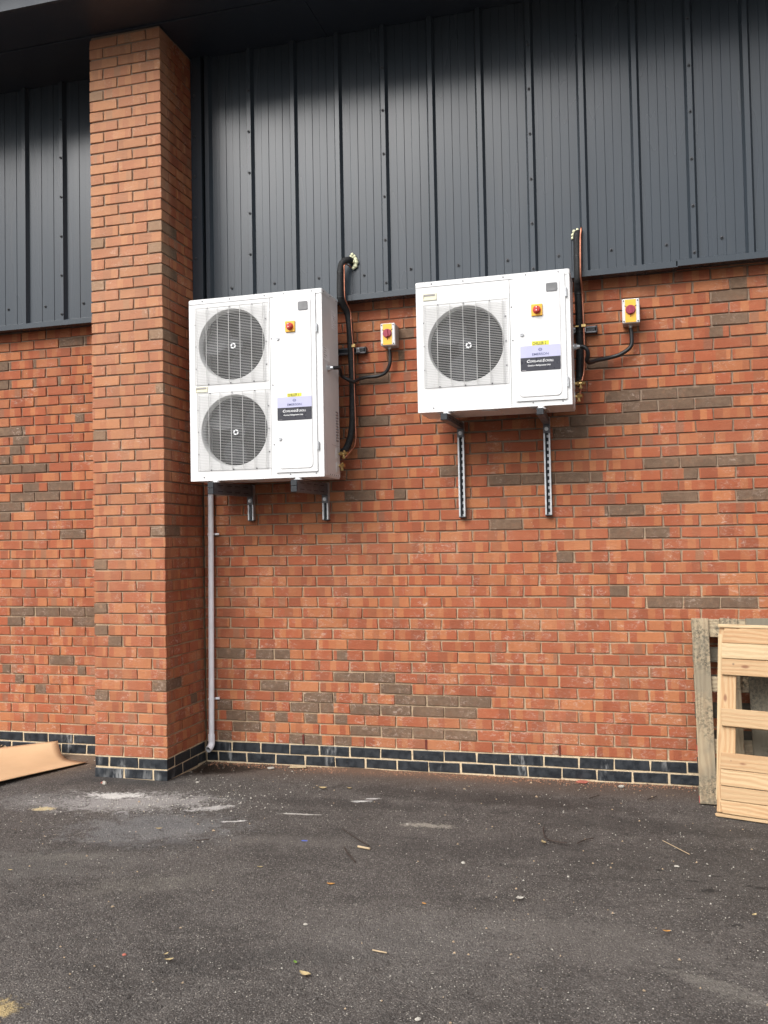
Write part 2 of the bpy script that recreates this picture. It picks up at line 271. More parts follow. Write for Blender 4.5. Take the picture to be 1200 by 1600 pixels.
# ------------------------------------------------------------------ object helpers
def link(o): S.collection.objects.link(o); return o
ORG = {}
def tag(o, label=None, cat=None, group=None, kind=None):
    for a, b in (('label', label), ('category', cat), ('group', group), ('kind', kind)):
        if b: o[a] = b
    return o
def thing(name, label, cat, loc=(0, 0, 0), group=None):
    o = link(bpy.data.objects.new(name, None)); o.location = loc; o.empty_display_size = .05; ORG[o] = Vector(loc)
    return tag(o, label, cat, group)
class MB:
    def __init__(s): s.v = []; s.f = []; s.sm = []
    def add(s, vs, fs, smooth=False):
        n = len(s.v); s.v += [tuple(q) for q in vs]; s.f += [tuple(n+i for i in f) for f in fs]; s.sm += [smooth]*len(fs); return s
    def box(s, x0, x1, y0, y1, z0, z1, c=0.):
        """box with its four front (-y) edges chamfered by c"""
        if c <= 0:
            return s.add([(x0,y0,z0),(x1,y0,z0),(x1,y1,z0),(x0,y1,z0),(x0,y0,z1),(x1,y0,z1),(x1,y1,z1),(x0,y1,z1)],
                         [(0,1,5,4),(1,2,6,5),(2,3,7,6),(3,0,4,7),(4,5,6,7),(3,2,1,0)])
        v = []
        # 24-vertex chamfered box (all 12 edges)
        X, Y, Z = (x0, x1), (y0, y1), (z0, z1); I = {}
        for i in (0, 1):
            for j in (0, 1):
                for l in (0, 1):
                    sx, sy, sz = (1, -1)[i]*c, (1, -1)[j]*c, (1, -1)[l]*c
                    for ax, p in (('x', (X[i], Y[j]+sy, Z[l]+sz)), ('y', (X[i]+sx, Y[j], Z[l]+sz)), ('z', (X[i]+sx, Y[j]+sy, Z[l]))):
                        I[i, j, l, ax] = len(v); v.append(p)
        f = []
        for i in (0, 1):
            f.append([I[i,0,0,'x'], I[i,1,0,'x'], I[i,1,1,'x'], I[i,0,1,'x']][::(1 if i else -1)])
            f.append([I[0,i,0,'y'], I[1,i,0,'y'], I[1,i,1,'y'], I[0,i,1,'y']][::(-1 if i else 1)])
            f.append([I[0,0,i,'z'], I[1,0,i,'z'], I[1,1,i,'z'], I[0,1,i,'z']][::(1 if i else -1)])
            for j in (0, 1):
                q = [I[i,j,0,'x'], I[i,j,1,'x'], I[i,j,1,'y'], I[i,j,0,'y']]; f.append(q if i == j else q[::-1])
                q = [I[i,0,j,'x'], I[i,1,j,'x'], I[i,1,j,'z'], I[i,0,j,'z']]; f.append(q[::-1] if i == j else q)
                q = [I[0,i,j,'y'], I[1,i,j,'y'], I[1,i,j,'z'], I[0,i,j,'z']]; f.append(q if i == j else q[::-1])
                for l in (0, 1):
                    q = [I[i,j,l,'x'], I[i,j,l,'y'], I[i,j,l,'z']]; f.append(q if (i+j+l) % 2 else q[::-1])
        return s.add(v, f)
    def tube(s, pts, r, n=10, cap=True, smooth=True):
        pts = [Vector(p) for p in pts]; rs = r if isinstance(r, (list, tuple)) else [r]*len(pts)
        vs = []; up = None
        for i, p in enumerate(pts):
            d = (pts[min(i+1, len(pts)-1)] - pts[max(i-1, 0)]).normalized()
            if up is None: up = d.orthogonal().normalized()
            a = (up - d*up.dot(d)).normalized(); b = d.cross(a); up = a
            for j in range(n):
                t = 2*math.pi*j/n; vs.append(p + rs[i]*(math.cos(t)*a + math.sin(t)*b))
        fs = [(i*n+j, i*n+(j+1) % n, (i+1)*n+(j+1) % n, (i+1)*n+j) for i in range(len(pts)-1) for j in range(n)]
        s.add(vs, fs, smooth)
        if cap:
            m = (len(pts)-1)*n; s.add(vs[:n], [tuple(range(n))[::-1]]); s.add(vs[m:m+n], [tuple(range(n))])
        return s
    def cyl(s, c, ax, r, h, n=16, r2=None, smooth=True):
        c = Vector(c); ax = Vector(ax).normalized(); return s.tube([c, c+ax*h], [r, r if r2 is None else r2], n, True, smooth)
    def build(s, name, mat, parent=None, world=False, coll=True, col=None):
        org = Vector((0, 0, 0))
        if parent is not None and not world: org = ORG.get(parent, org)
        me = bpy.data.meshes.new(name)
        me.from_pydata([(a-org.x, b-org.y, c-org.z) for a, b, c in s.v], [], s.f); me.polygons.foreach_set('use_smooth', s.sm)
        me.materials.append(MAT[mat] if isinstance(mat, str) else mat); me.update()
        o = link(bpy.data.objects.new(name, me)); o.parent = parent; ORG[o] = org if parent else Vector((0, 0, 0))
        return o
def spline(pts, n=6):
    pts = [Vector(p) for p in pts]; out = []
    for i in range(len(pts)-1):
        p0, p1, p2, p3 = pts[max(i-1, 0)], pts[i], pts[i+1], pts[min(i+2, len(pts)-1)]
        for j in range(n):
            t = j/n; out.append(.5*((2*p1)+(p2-p0)*t+(2*p0-5*p1+4*p2-p3)*t*t+(3*p1-p0-3*p2+p3)*t**3))
    return out+[pts[-1]]
def text(name, body, size, loc, mat, parent, shear=0., align='LEFT', bold=0., sx=1., rz=0., depth=.0004):
    c = bpy.data.curves.new(name, 'FONT'); c.body = body; c.size = size; c.shear = shear; c.align_x = align; c.extrude = depth; c.offset = bold; c.resolution_u = 3
    t = bpy.data.objects.new(name, c); link(t); bpy.context.view_layer.update()
    me = bpy.data.meshes.new_from_object(t.evaluated_get(bpy.context.evaluated_depsgraph_get())); bpy.data.objects.remove(t); bpy.data.curves.remove(c)
    me.name = name; me.materials.clear(); me.materials.append(MAT[mat])
    R = Matrix.Rotation(math.pi/2, 4, 'X'); R = Matrix.Rotation(rz, 4, 'Z') @ R
    org = ORG.get(parent, Vector((0, 0, 0)))
    me.transform(Matrix.Translation(Vector(loc)-org) @ R @ Matrix.Diagonal((sx, 1, 1, 1)))
    o = link(bpy.data.objects.new(name, me)); o.parent = parent; ORG[o] = org; return o

# ------------------------------------------------------------------ ground: one sheet
def ground():
    def axis(lo, hi, step, far):
        a = list(np.arange(lo, hi+1e-6, step)); s = step; l = []; v = lo
        while v > -far: s *= 1.45; v -= s; l.append(v)
        s = step; v = hi; r = []
        while v < far: s *= 1.45; v += s; r.append(v)
        return l[::-1]+a+r
    xs = axis(-3.2, 4.4, .05, 120); ys = axis(-4.6, .5, .05, 120)
    from mathutils import noise as mn
    v = []
    for y in ys:
        for x in xs:
            h = 0
            if -12 < x < 12 and -12 < y < 4:
                h = .012*mn.noise(Vector((x*.7, y*.7, 3))) + .004*mn.noise(Vector((x*3.1, y*3.1, 9))) + .0018*mn.noise(Vector((x*9, y*9, 1)))
                h += .016*math.exp(-((x+.9)**2/.9+(y+.75)**2/.10)) - .012*math.exp(-((x+.5)**2/.07+(y+.17)**2/.015))
                h *= min(1, max(0, 12-abs(x)))
            v.append((x, y, h-.004))
    nx = len(xs); f = [(j*nx+i, j*nx+i+1, (j+1)*nx+i+1, (j+1)*nx+i) for j in range(len(ys)-1) for i in range(nx-1)]
    m = MB(); m.add(v, f, True); o = m.build('ground', 'asphalt'); tag(o, 'dark worn asphalt yard with pale dust patches in front of the brick wall', kind='structure')
ground()

# ------------------------------------------------------------------ brickwork
BW, BH, JT = .215, .065, .010
Z0 = .15                       # bed joint between blue and red brick
PX1, PXW, PD = -.659, .5525, .573; PX0 = PX1-PXW
brown_main = [(8,-.254,-.104),(8,-.104,.009),(8,.034,.117),(8,.363,.443),(6,.355,.572),(6,.577,.799),(5,-.222,.006),(5,.678,.898),(4,.136,.352),(4,.362,.579),(4,.583,.796),(4,.805,1.024),(4,1.028,1.242),(4,1.259,1.465),(3,.003,.231),(3,.241,.332),(3,.465,.675),(3,.684,.9),(3,.913,1.134),(3,1.138,1.346),(2,-.101,-.013),(2,.124,.211),(2,.35,.435),(1,.452,.672),(1,.681,.892),(1,.901,1.122),(1,1.126,1.342),(0,0,.097),(0,.112,.247),(0,.338,.465),(8,-.553,-.314),(8,-.309,-.169),(3,-.564,-.451),(2,-.498,-.326),(2,-.311,-.235),(1,-.443,-.222),(0,-.567,-.454),(40,3.032,3.142),(39,2.922,3.132),(37,2.922,3.139),(31,2.718,2.935),(31,2.473,2.694),(31,2.242,2.46),(30,2.362,2.582),(30,2.59,2.817),(30,2.821,3.044),(25,2.484,2.701),(25,2.713,2.93),(25,2.942,3.157),(24,2.727,2.82),(22,2.605,2.816),(22,3.053,3.263),(19,2.492,2.634),(19,2.267,2.48),(13,2.492,2.704),(13,2.708,2.927),(13,2.935,3.15),(38,.861,.976),(30,.568,.802),(34,.559,.785),(25,1.124,1.271),(23,.806,.898),(23,.464,.676),(29,2.019,2.225),(29,2.238,2.428),(28,1.912,2.129),(24,1.464,1.693),(24,1.697,1.917),(24,1.918,2.134),(24,2.155,2.22),(20,1.479,1.686),(21,2.231,2.452),(34,2.136,2.275),(36,.853,.899),(36,2.908,2.993),(27,.54,.69),(17,1.913,2.0),(14,2.25,2.339)]
brown_left = [(40,-1.859,-1.637),(38,-2.56,-2.324),(38,-2.306,-2.093),(38,-2.081,-1.872),(36,-2.56,-2.319),(36,-2.307,-2.088),(36,-2.082,-1.868),(32,-1.744,-1.653),(31,-2.416,-2.197),(30,-2.31,-2.156),(29,-2.34,-2.198),(28,-2.43,-2.316),(27,-2.424,-2.211),(27,-2.199,-1.977),(25,-2.206,-2.071),(25,-1.984,-1.76),(24,-2.307,-2.095),(24,-2.083,-1.869),(23,-2.432,-2.207),(22,-2.433,-2.319),(20,-1.866,-1.645),(12,-2.318,-2.107),(12,-2.096,-1.883),(12,-1.871,-1.656),(12,-1.645,-1.572),(11,-2.366,-2.207),(11,-1.753,-1.573),(7,-1.978,-1.767),(6,-2.416,-2.333),(6,-1.74,-1.66),(5,-2.298,-2.222),(4,-2.1,-2.019)]
brown_front = [(61,-1.222,-1.12),(47,-1.212,-1.11),(48,-.768,-.665),(46,-.775,-.662),(44,-.772,-.669),(43,-1.219,-1.107),(38,-.767,-.66),(29,-1.209,-1.108),(33,-.713,-.659),(20,-.759,-.657),(17,-1.208,-1.112),(13,-1.21,-1.11),(11,-1.207,-1.106),(10,-1.097,-.998),(6,-.751,-.66),(5,-1.206,-1.106)]
brown_side = [(7,-.564,-.477),(33,-.565,-.468),(49,-.574,-.477),(47,-.578,-.48),(41,-.57,-.481),(63,-.578,-.489),(57,-.579,-.49),(4,-.231,-.124),(1,-.566,-.496)]
bmesh_cache = {}
def brick_mesh(lx, ly, lz, mat, variant, uaxis):
    """one worn brick centred on its own origin; UV.x runs along the visible face"""
    key = (round(lx, 3), round(ly, 3), round(lz, 4), mat, variant, uaxis)
    if key in bmesh_cache: return bmesh_cache[key]
    r = random.Random(hash(key[:3]+(variant,)) & 0xffff)
    m = MB(); m.box(-lx/2, lx/2, -ly/2, ly/2, -lz/2, lz/2, .0028)
    j = {}
    vs = []
    for v in m.v:
        k = (v[0] > 0, v[1] > 0, v[2] > 0)
        if k not in j: j[k] = (r.uniform(-.0026, .0026), r.uniform(-.0010, .0010), r.uniform(-.0023, .0023))
        q = j[k]; vs.append((v[0]+q[0]+r.uniform(-.0007, .0007), v[1]+q[1], v[2]+q[2]+r.uniform(-.0007, .0007)))
    me = bpy.data.meshes.new('brick'); me.from_pydata(vs, [], m.f); me.materials.append(MAT[mat])
    uvl = me.uv_layers.new(name='UVMap')
    for p in me.polygons:
        n = p.normal
        for li in p.loop_indices:
            c = me.vertices[me.loops[li].vertex_index].co
            if uaxis == 'xy': t = (c.x/lx+.5) if abs(n.y) > abs(n.x) else (.5-c.y/ly)
            elif uaxis == 'x': t = c.x/lx+.5
            else: t = c.y/ly+.5
            uvl.data[li].uv = (t, c.z/lz+.5)
    bmesh_cache[key] = me; return me
def bcolor(rows, row, a, b, r):
    """object colour: hue, start and end of the brown burn along the brick, seed"""
    u0, u1 = 1., 1.
    for (n, p, q) in rows:
        if n == row:
            o0, o1 = max(a, p), min(b, q)
            if o1-o0 > .02:
                u0, u1 = (o0-a)/(b-a), (o1-a)/(b-a)
                if (o1-o0)/(b-a) > .72: u0, u1 = 0., 1.
                else:
                    if u0 < .12: u0 = 0.
                    if u1 > .88: u1 = 1.
                break
    if u0 == 0: u0 = 0.
    if u1 >= 1: u1 = 1. if u0 < 1 else 1.
    return (r.random(), u0 if u0 < 1 else 2., 1.5 if u1 >= 1 else u1, r.random())
STUFF = {}
def place(parent, loc, rot, me, colr, name, single):
    if single:
        o = link(bpy.data.objects.new(name, me)); o.parent = parent; o.location = Vector(loc)-ORG[parent]; o.rotation_euler = rot; o.color = colr
        return o
    STUFF.setdefault((parent, name), []).append((Matrix.Translation(loc) @ Matrix.Rotation(rot[1], 4, 'Y'), me, colr))
def flush():
    for (parent, name), L in STUFF.items():
        V = []; F = []; UV = []; C = []; n = 0
        for Mx, me, c in L:
            co = np.empty(len(me.vertices)*3, dtype=np.float32); me.vertices.foreach_get('co', co); co = co.reshape(-1, 3)
            A = np.array(Mx)[:3]; co = co @ A[:, :3].T + A[:, 3] - np.array(ORG[parent]); V.append(co)
            for p in me.polygons: F.append([i+n for i in p.vertices])
            uv = np.empty(len(me.loops)*2, dtype=np.float32); me.uv_layers[0].data.foreach_get('uv', uv); UV.append(uv)
            C.append(np.tile(np.array(c, dtype=np.float32), (len(me.vertices), 1))); n += len(co)
        me = bpy.data.meshes.new(name+'_mass'); me.from_pydata(np.concatenate(V).tolist(), [], F)
        uvl = me.uv_layers.new(name='UVMap'); uvl.data.foreach_set('uv', np.concatenate(UV))
        at = me.attributes.new('bcol', 'FLOAT_COLOR', 'POINT'); at.data.foreach_set('color', np.concatenate(C).ravel())
        me.materials.append(MAT['blue'] if name.startswith('blue') else MAT['brick_a']); me.update()
        o = link(bpy.data.objects.new(name+'work_beyond', me)); o.parent = parent; o['kind'] = 'stuff'
def rows_of_wall(x_start, x_end, perp0, skip=None):
    out = []
    for row in range(-2, 43):
        off = (0 if row % 2 else .1125) + perp0 + random.Random(row*7+3).uniform(-.007, .007)
        k0 = math.ceil((x_start-off)/.225 - 1e-6); cuts = [x_start]
        x = off+k0*.225
        while x < x_end-.02:
            if x-x_start > .03: cuts.append(x)
            x += .225
        cuts.append(x_end)
        for a, b in zip(cuts[:-1], cuts[1:]): out.append((row, a, b))
    return out
def brick_wall(parent, cells, browns, nmax, key, weeps, seed):
    r = random.Random(seed)
    cells = sorted(cells, key=key); cnt = {}
    for i, (row, a, b) in enumerate(cells):
        blue = row < 0; nm = 'blue_brick' if blue else 'brick'
        aa, bb = a+JT/2, b-JT/2
        for w in weeps:
            if row == 0 and abs(b-w) < .03: bb = w-.007
            if row == 0 and abs(a-w) < .03: aa = w+.007
        L = round((bb-aa)/.005)*.005 if abs((bb-aa)-BW) > .006 else BW
        if L < .02: continue
        me = brick_mesh(L, .05, BH, 'blue' if blue else 'brick', r.randrange(9), 'x')
        z = Z0+row*.075+JT/2+BH/2+r.uniform(-.0013, .0013)
        vis = key((row, a, b)) < 50
        c = cnt.get(nm, 0); single = vis and c < nmax; cnt[nm] = c+1
        place(parent, ((aa+bb)/2+r.uniform(-.002, .002)*(b-a > .2), .025+r.uniform(-.0022, .0012), z), (0, r.uniform(-.006, .006), 0), me, bcolor(browns, row, a, b, r), nm, single)
CAM = Vector((2.34375, -5.95829, 1.60127))
def keyf(xa, xb):
    def key(c):
        x = (c[1]+c[2])/2; z = Z0+c[0]*.075
        return (Vector((x, 0, z))-CAM).length + (0 if xa < x < xb else 100)
    return key
wall = thing('brick_wall', 'wide orange-red brick wall behind the two white units, right of the brick pier', 'brick wall', (1.5, 0, 0))
m = MB(); m.box(PX1+.002, 6.0, .0095, .33, -.3, 3.45); m.box(PX1+.003, 6.0, .0040, .0094, -.3, Z0+.004); m.build('mortar', 'mortar', wall)
brick_wall(wall, rows_of_wall(PX1+.002, 6.0, 0.), brown_main, 298, keyf(-.66, 3.35), (.1018, .9992, 1.9004), 5)
for wx in (.1018, .9992, 1.9004):
    m = MB(); m.box(wx-.0055, wx+.0055, -.0035, .03, Z0+.004, Z0+.071)
    for i in range(6): m.box(wx-.006, wx+.006, -.0055, -.0035, Z0+.009+i*.0105, Z0+.0135+i*.0105)
    m.build('weep_vent', 'weep_red', wall)
wall2 = thing('brick_wall', 'narrower brick wall left of the pier, with many brown bricks, above the cardboard sheet', 'brick wall', (-1.9, 0, 0))
m = MB(); m.box(-5.2, PX0-.002, .0095, .33, -.3, 3.45); m.box(-5.2, PX0-.003, .0040, .0094, -.3, Z0+.004); m.build('mortar', 'mortar', wall2)
brick_wall(wall2, rows_of_wall(-5.2, PX0-.002, -2.226), brown_left, 298, keyf(-2.75, -1.2), (-1.6701,), 9)
m = MB(); wx = -1.6701; m.box(wx-.0055, wx+.0055, -.0035, .03, Z0+.004, Z0+.071); m.build('weep_vent', 'weep_red', wall2)

pier = thing('brick_pier', 'tall square brick pier standing out from the wall up to the dark eaves', 'brick pier', (-.935, -.286, 0))
m = MB(); m.box(PX0+.009, PX1-.009, -PD+.009, .3, -.3, 5.30); m.box(PX0+.004, PX1-.004, -PD+.004, .29, -.31, Z0+.004); m.build('mortar', 'mortar', pier)
def build_pier():
    r = random.Random(21); n = {'brick': 0, 'blue_brick': 0}
    todo = []
    for row in range(-2, 67):
        z = Z0+row*.075+JT/2+BH/2; odd = row % 2
        # front: even rows [full][full][half(corner, long side)], odd rows [half][full][full(corner)]
        if odd: fr = [(PX0, PX0+.1025, .215), (PX0+.1125, PX0+.3275, .05), (PX0+.3375, PX1, .1025)]
        else:   fr = [(PX0, PX0+.215, .1025), (PX0+.225, PX0+.44, .05), (PX0+.45, PX1, .215)]
        for i, (a, b, dep) in enumerate(fr): todo.append((row, z, 'f', a, b, dep, i))
        ys = -PD+(.1125 if odd else .225)
        y = ys
        while y < -.02:
            e = min(y+.215, -.003)
            if e-y > .03: todo.append((row, z, 's', y, e, 0, 0))
            y += .225
        y = -PD+(.225 if odd else .1125)
        while y < -.02:
            e = min(y+.215, -.003)
            if e-y > .03: todo.append((row, z, 'l', y, e, 0, 0))
            y += .225
    todo.sort(key=lambda t: (t[2] == 'l', abs(t[1]-1.6)))
    for row, z, face, a, b, dep, i in todo:
        blue = row < 0; nm = 'blue_brick' if blue else 'brick'; mt = 'blue' if blue else 'brick'
        z += r.uniform(-.0012, .0012)
        if face == 'f':
            lx = b-a; me = brick_mesh(round(lx, 4), dep, BH, mt, r.randrange(9), 'xy')
            loc = ((a+b)/2+r.uniform(-.0012, .0012), -PD+dep/2+r.uniform(-.0015, .0012), z); c = bcolor(brown_front, row, a-.005, b+.005, r)
            if i == 2 and c[1] > 1.5:
                for (n_, p, q) in brown_side:
                    if n_ == row and dep < .15: pass
        elif face == 's':
            L = round(b-a, 3); me = brick_mesh(.05, L, BH, mt, r.randrange(5), 'y'); loc = (PX1-.025+r.uniform(-.0012, .0012), (a+b)/2, z); c = bcolor(brown_side, row, a, b, r)
        else:
            L = round(b-a, 3); me = brick_mesh(.05, L, BH, mt, r.randrange(5), 'y'); loc = (PX0+.025, (a+b)/2, z); c = bcolor([], row, a, b, r)
        single = face != 'l' and n[nm] < 298; n[nm] += single
        place(pier, loc, (0, r.uniform(-.004, .004) if face == 'f' else 0, 0), me, c, nm, single)
build_pier(); flush()

# ------------------------------------------------------------------ steel cladding
YC = -.090; RD = .032; ZT = 5.19
RIB0 = .8085; RP = .3357
def profile(x0, x1, ribs):
    """points (x, y) along the sheet: ribs, and two shallow swages in every pan"""
    pts = []
    edge = []
    for rc in ribs:
        edge += [(rc-.031, YC), (rc-.015, YC-RD), (rc+.015, YC-RD), (rc+.031, YC)]
        p0, p1 = rc+.031, rc+RP-.031; w = (p1-p0)/5.2
        for q, (s0, s1) in enumerate(((1.05, 2.1), (3.1, 4.15))):
            edge += [(p0+w*s0-.0015, YC), (p0+w*s0+.0015, YC-.0035), (p0+w*s1-.0015, YC-.0035), (p0+w*s1+.0015, YC)]
    edge.sort(key=lambda e: e[0])
    def yat(x):
        for (a, ya), (b, yb) in zip(edge[:-1], edge[1:]):
            if a <= x <= b: return ya+(yb-ya)*(x-a)/(b-a) if b > a else ya
        return YC
    pts = [(x0, yat(x0))]+[e for e in edge if x0 < e[0] < x1]+[(x1, yat(x1))]
    return pts
def clad_panel(parent, x0, x1, ribs, zb, zt, dy):
    p = profile(x0, x1, ribs); m = MB(); v = []; T = .0018
    for (x, y) in p: v += [(x, y+dy, zb), (x, y+dy, zt), (x, y+dy+T, zb), (x, y+dy+T, zt)]
    f = []
    for i in range(len(p)-1):
        a, b = 4*i, 4*i+4; f += [(a, b, b+1, a+1), (a+3, b+3, b+2, a+2), (a, a+2, b+2, b)]
    f.append((0, 1, 3, 2)); n = 4*(len(p)-1); f.append((n, n+2, n+3, n+1))
    m.add(v, f); return m.build('cladding_panel', 'clad', parent)
def screw_mesh():
    m = MB(); m.cyl((0, 0, 0), (0, -1, 0), .0105, .0025, 12); m.cyl((0, -.0025, 0), (0, -1, 0), .0068, .006, 6, .0060, False); m.cyl((0, -.0085, 0), (0, -1, 0), .0060, .002, 6, .002, False)
    me = bpy.data.meshes.new('screw'); me.from_pydata(m.v, [], m.f); me.materials.append(MAT['screw']); return me
MAT['screw'] = simple('screw', (.035, .037, .042), .4)
SC = screw_mesh()
def screw(parent, x, y, z):
    o = link(bpy.data.objects.new('screw', SC)); o.parent = parent; o.location = Vector((x, y, z))-ORG[parent]; o.rotation_euler = (0, rng.uniform(0, 1), 0)
cl = thing('metal_cladding', 'wide dark grey ribbed steel cladding above the two white units', 'cladding', (1.5, -.1, 3.3))
laps = [RIB0+3*RP*k for k in range(-1, 6)]
x = -.560; i = 0
for lp in laps+[6.0]:
    x1 = min(lp+.016, 6.0)
    if x1-x < .02: continue
    ribs = [RIB0+RP*k for k in range(-6, 20)]
    clad_panel(cl, x, x1, [q for q in ribs if x-.4 < q < x1+.4], 3.315, ZT, -.0021*(i % 2)); x = lp-.016; i += 1
    if x > 5.9: break
for lp in laps:
    for z in (3.375, 3.675, 3.975, 4.275, 4.577, 4.878): 
        if lp < 3.9: screw(cl, lp, YC-RD-.0045, z+rng.uniform(-.004, .004))
for k in range(-4, 10):
    px = RIB0+RP*(k+.5)
    if -.5 < px < 3.9: screw(cl, px+rng.uniform(-.004, .004), YC-.005, 3.458+rng.uniform(-.008, .006))
m = MB(); m.box(PX1-.004+.006, -.574, -.128, -.030, 3.30, ZT); m.build('corner_flashing', 'clad', cl)
for z in (3.686, 3.990, 4.297, 4.595, 4.90): screw(cl, -.629, -.1282, z)
def drip(parent, x0, x1, z0, z1):
    """angled flashing below the sheets: front lip, sloping ledge, underside"""
    m = MB(); pr_ = [(-.124, 0), (-.124, .038), (-.085, .055), (-.085, .05), (-.120, .034), (-.120, .002), (-.0, .012), (-.0, .008), (-.119, -.001)]
    v = []
    for xx, zz in ((x0, z0), (x1, z1)):
        v += [(xx, a, zz+b) for a, b in pr_]
    n = len(pr_); f = [(i, (i+1) % n, n+(i+1) % n, n+i) for i in range(n)]+[tuple(range(n))[::-1], tuple(range(n, 2*n))]
    m.add(v, f); return m.build('drip_flashing', 'clad', parent)
drip(cl, PX1+.002, 2.72, 3.262, 3.293); drip(cl, 2.712, 6.0, 3.299, 3.312)
m = MB(); m.box(PX1+.003, 6.0, -.001, .3, 3.33, 5.3); m.build('backing_wall', 'dark_inside', cl)
cl2 = thing('metal_cladding', 'narrow strip of grey ribbed steel cladding left of the brick pier', 'cladding', (-1.9, -.1, 3.3))
L0 = -1.7665; x = -5.2; i = 0
for lp in (L0-9*RP, L0-6*RP, L0-3*RP, L0, PX0-.05):
    x1 = lp+.016 if lp < -1.5 else PX0-.055
    clad_panel(cl2, x, x1, [L0+RP*k for k in range(-12, 3)], 3.315, ZT, -.0021*(i % 2)); x = lp-.016; i += 1
for lp in (L0-3*RP, L0):
    for z in (3.375, 3.675, 3.978, 4.284, 4.590, 4.888): screw(cl2, lp, YC-RD-.0045, z)
for k in (-3, -2, -1, 0): screw(cl2, L0+RP*(k+.5), YC-.005, 3.458+rng.uniform(-.006, .006))
m = MB(); m.box(PX0-.057, PX0-.002, -.110, -.030, 3.315, ZT); m.build('corner_flashing', 'clad', cl2)
drip(cl2, -5.2, PX0-.002, 3.288, 3.292)
m = MB(); m.box(-5.2, PX0-.003, -.001, .3, 3.33, 5.3); m.build('backing_wall', 'dark_inside', cl2)

# ------------------------------------------------------------------ eaves
ev = thing('eaves', 'dark overhanging eaves with soffit panels along the top of the building', 'eaves', (0, -.5, 5.2))
EY = -1.0
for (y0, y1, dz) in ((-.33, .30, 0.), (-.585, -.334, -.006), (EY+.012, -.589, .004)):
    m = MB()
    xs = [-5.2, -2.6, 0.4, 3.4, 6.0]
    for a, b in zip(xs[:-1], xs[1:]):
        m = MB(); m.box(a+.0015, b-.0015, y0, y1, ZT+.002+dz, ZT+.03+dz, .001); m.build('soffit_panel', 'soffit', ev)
m = MB(); m.box(-5.2, 6.0, EY-.02, EY+.008, ZT-.006, ZT+.34); m.build('fascia', 'fascia', ev)
# box gutter hung on the fascia and the roof edge above
m = MB(); m.box(-5.2, 6.0, EY-.16, EY-.022, ZT+.20, ZT+.33, .008); m.build('gutter', 'fascia', ev)
m = MB(); m.add([(-5.2, EY-.06, ZT+.36), (6, EY-.06, ZT+.36), (6, 3.2, ZT+.72), (-5.2, 3.2, ZT+.72), (-5.2, EY-.06, ZT+.345), (6, EY-.06, ZT+.345), (6, 3.2, ZT+.69), (-5.2, 3.2, ZT+.69)],
               [(0, 1, 2, 3), (7, 6, 5, 4), (0, 4, 5, 1), (1, 5, 6, 2), (2, 6, 7, 3), (3, 7, 4, 0)]); m.build('roof_sheet', 'clad', ev)

# ------------------------------------------------------------------ refrigeration units
YF = -.50; DEP = .33
def rrect(x0, x1, z0, z1, r, n=6):
    pts = []
    for cx, cz, a0 in ((x1-r, z1-r, 0), (x0+r, z1-r, 90), (x0+r, z0+r, 180), (x1-r, z0+r, 270)):
        for i in range(n+1):
            a = rad(a0+90*i/n); pts.append((cx+r*math.cos(a), cz+r*math.sin(a)))
    return pts
def plate(m, pts, y0, y1):
    """flat outline in XZ extruded from y0 (front) to y1"""
    n = len(pts); v = [(x, y0, z) for x, z in pts]+[(x, y1, z) for x, z in pts]
    m.add(v, [tuple(range(n))[::-1], tuple(range(n, 2*n))]+[(i, (i+1) % n, n+(i+1) % n, n+i) for i in range(n)]); return m
def ring_panel(m, x0, x1, z0, z1, cx, cz, R, y0, y1, n=64):
    """rectangular sheet with a round opening"""
    cir, out = [], []
    for i in range(n):
        a = 2*math.pi*i/n; dx, dz = math.cos(a), math.sin(a); cir.append((cx+R*dx, cz+R*dz))
        t = min((x1-cx)/dx if dx > 1e-6 else 9, (x0-cx)/dx if dx < -1e-6 else 9, (z1-cz)/dz if dz > 1e-6 else 9, (z0-cz)/dz if dz < -1e-6 else 9)
        out.append((cx+t*dx, cz+t*dz))
    corners = [(x1, z1), (x0, z1), (x0, z0), (x1, z0)]
    v = [(x, y0, z) for x, z in cir]+[(x, y0, z) for x, z in out]+[(x, y0, z) for x, z in corners]
    f = []
    for i in range(n):
        j = (i+1) % n; a0, a1 = math.atan2(out[i][1]-cz, out[i][0]-cx), math.atan2(out[j][1]-cz, out[j][0]-cx)
        cnr = None
        for ci, (qx, qz) in enumerate(corners):
            ac = math.atan2(qz-cz, qx-cx)
            d0 = (ac-a0) % (2*math.pi); d1 = (a1-a0) % (2*math.pi)
            if 1e-6 < d0 < d1-1e-6: cnr = 2*n+ci
        f.append((i, j, n+j, cnr, n+i) if cnr is not None else (i, j, n+j, n+i))
    m.add(v, f)
    return m
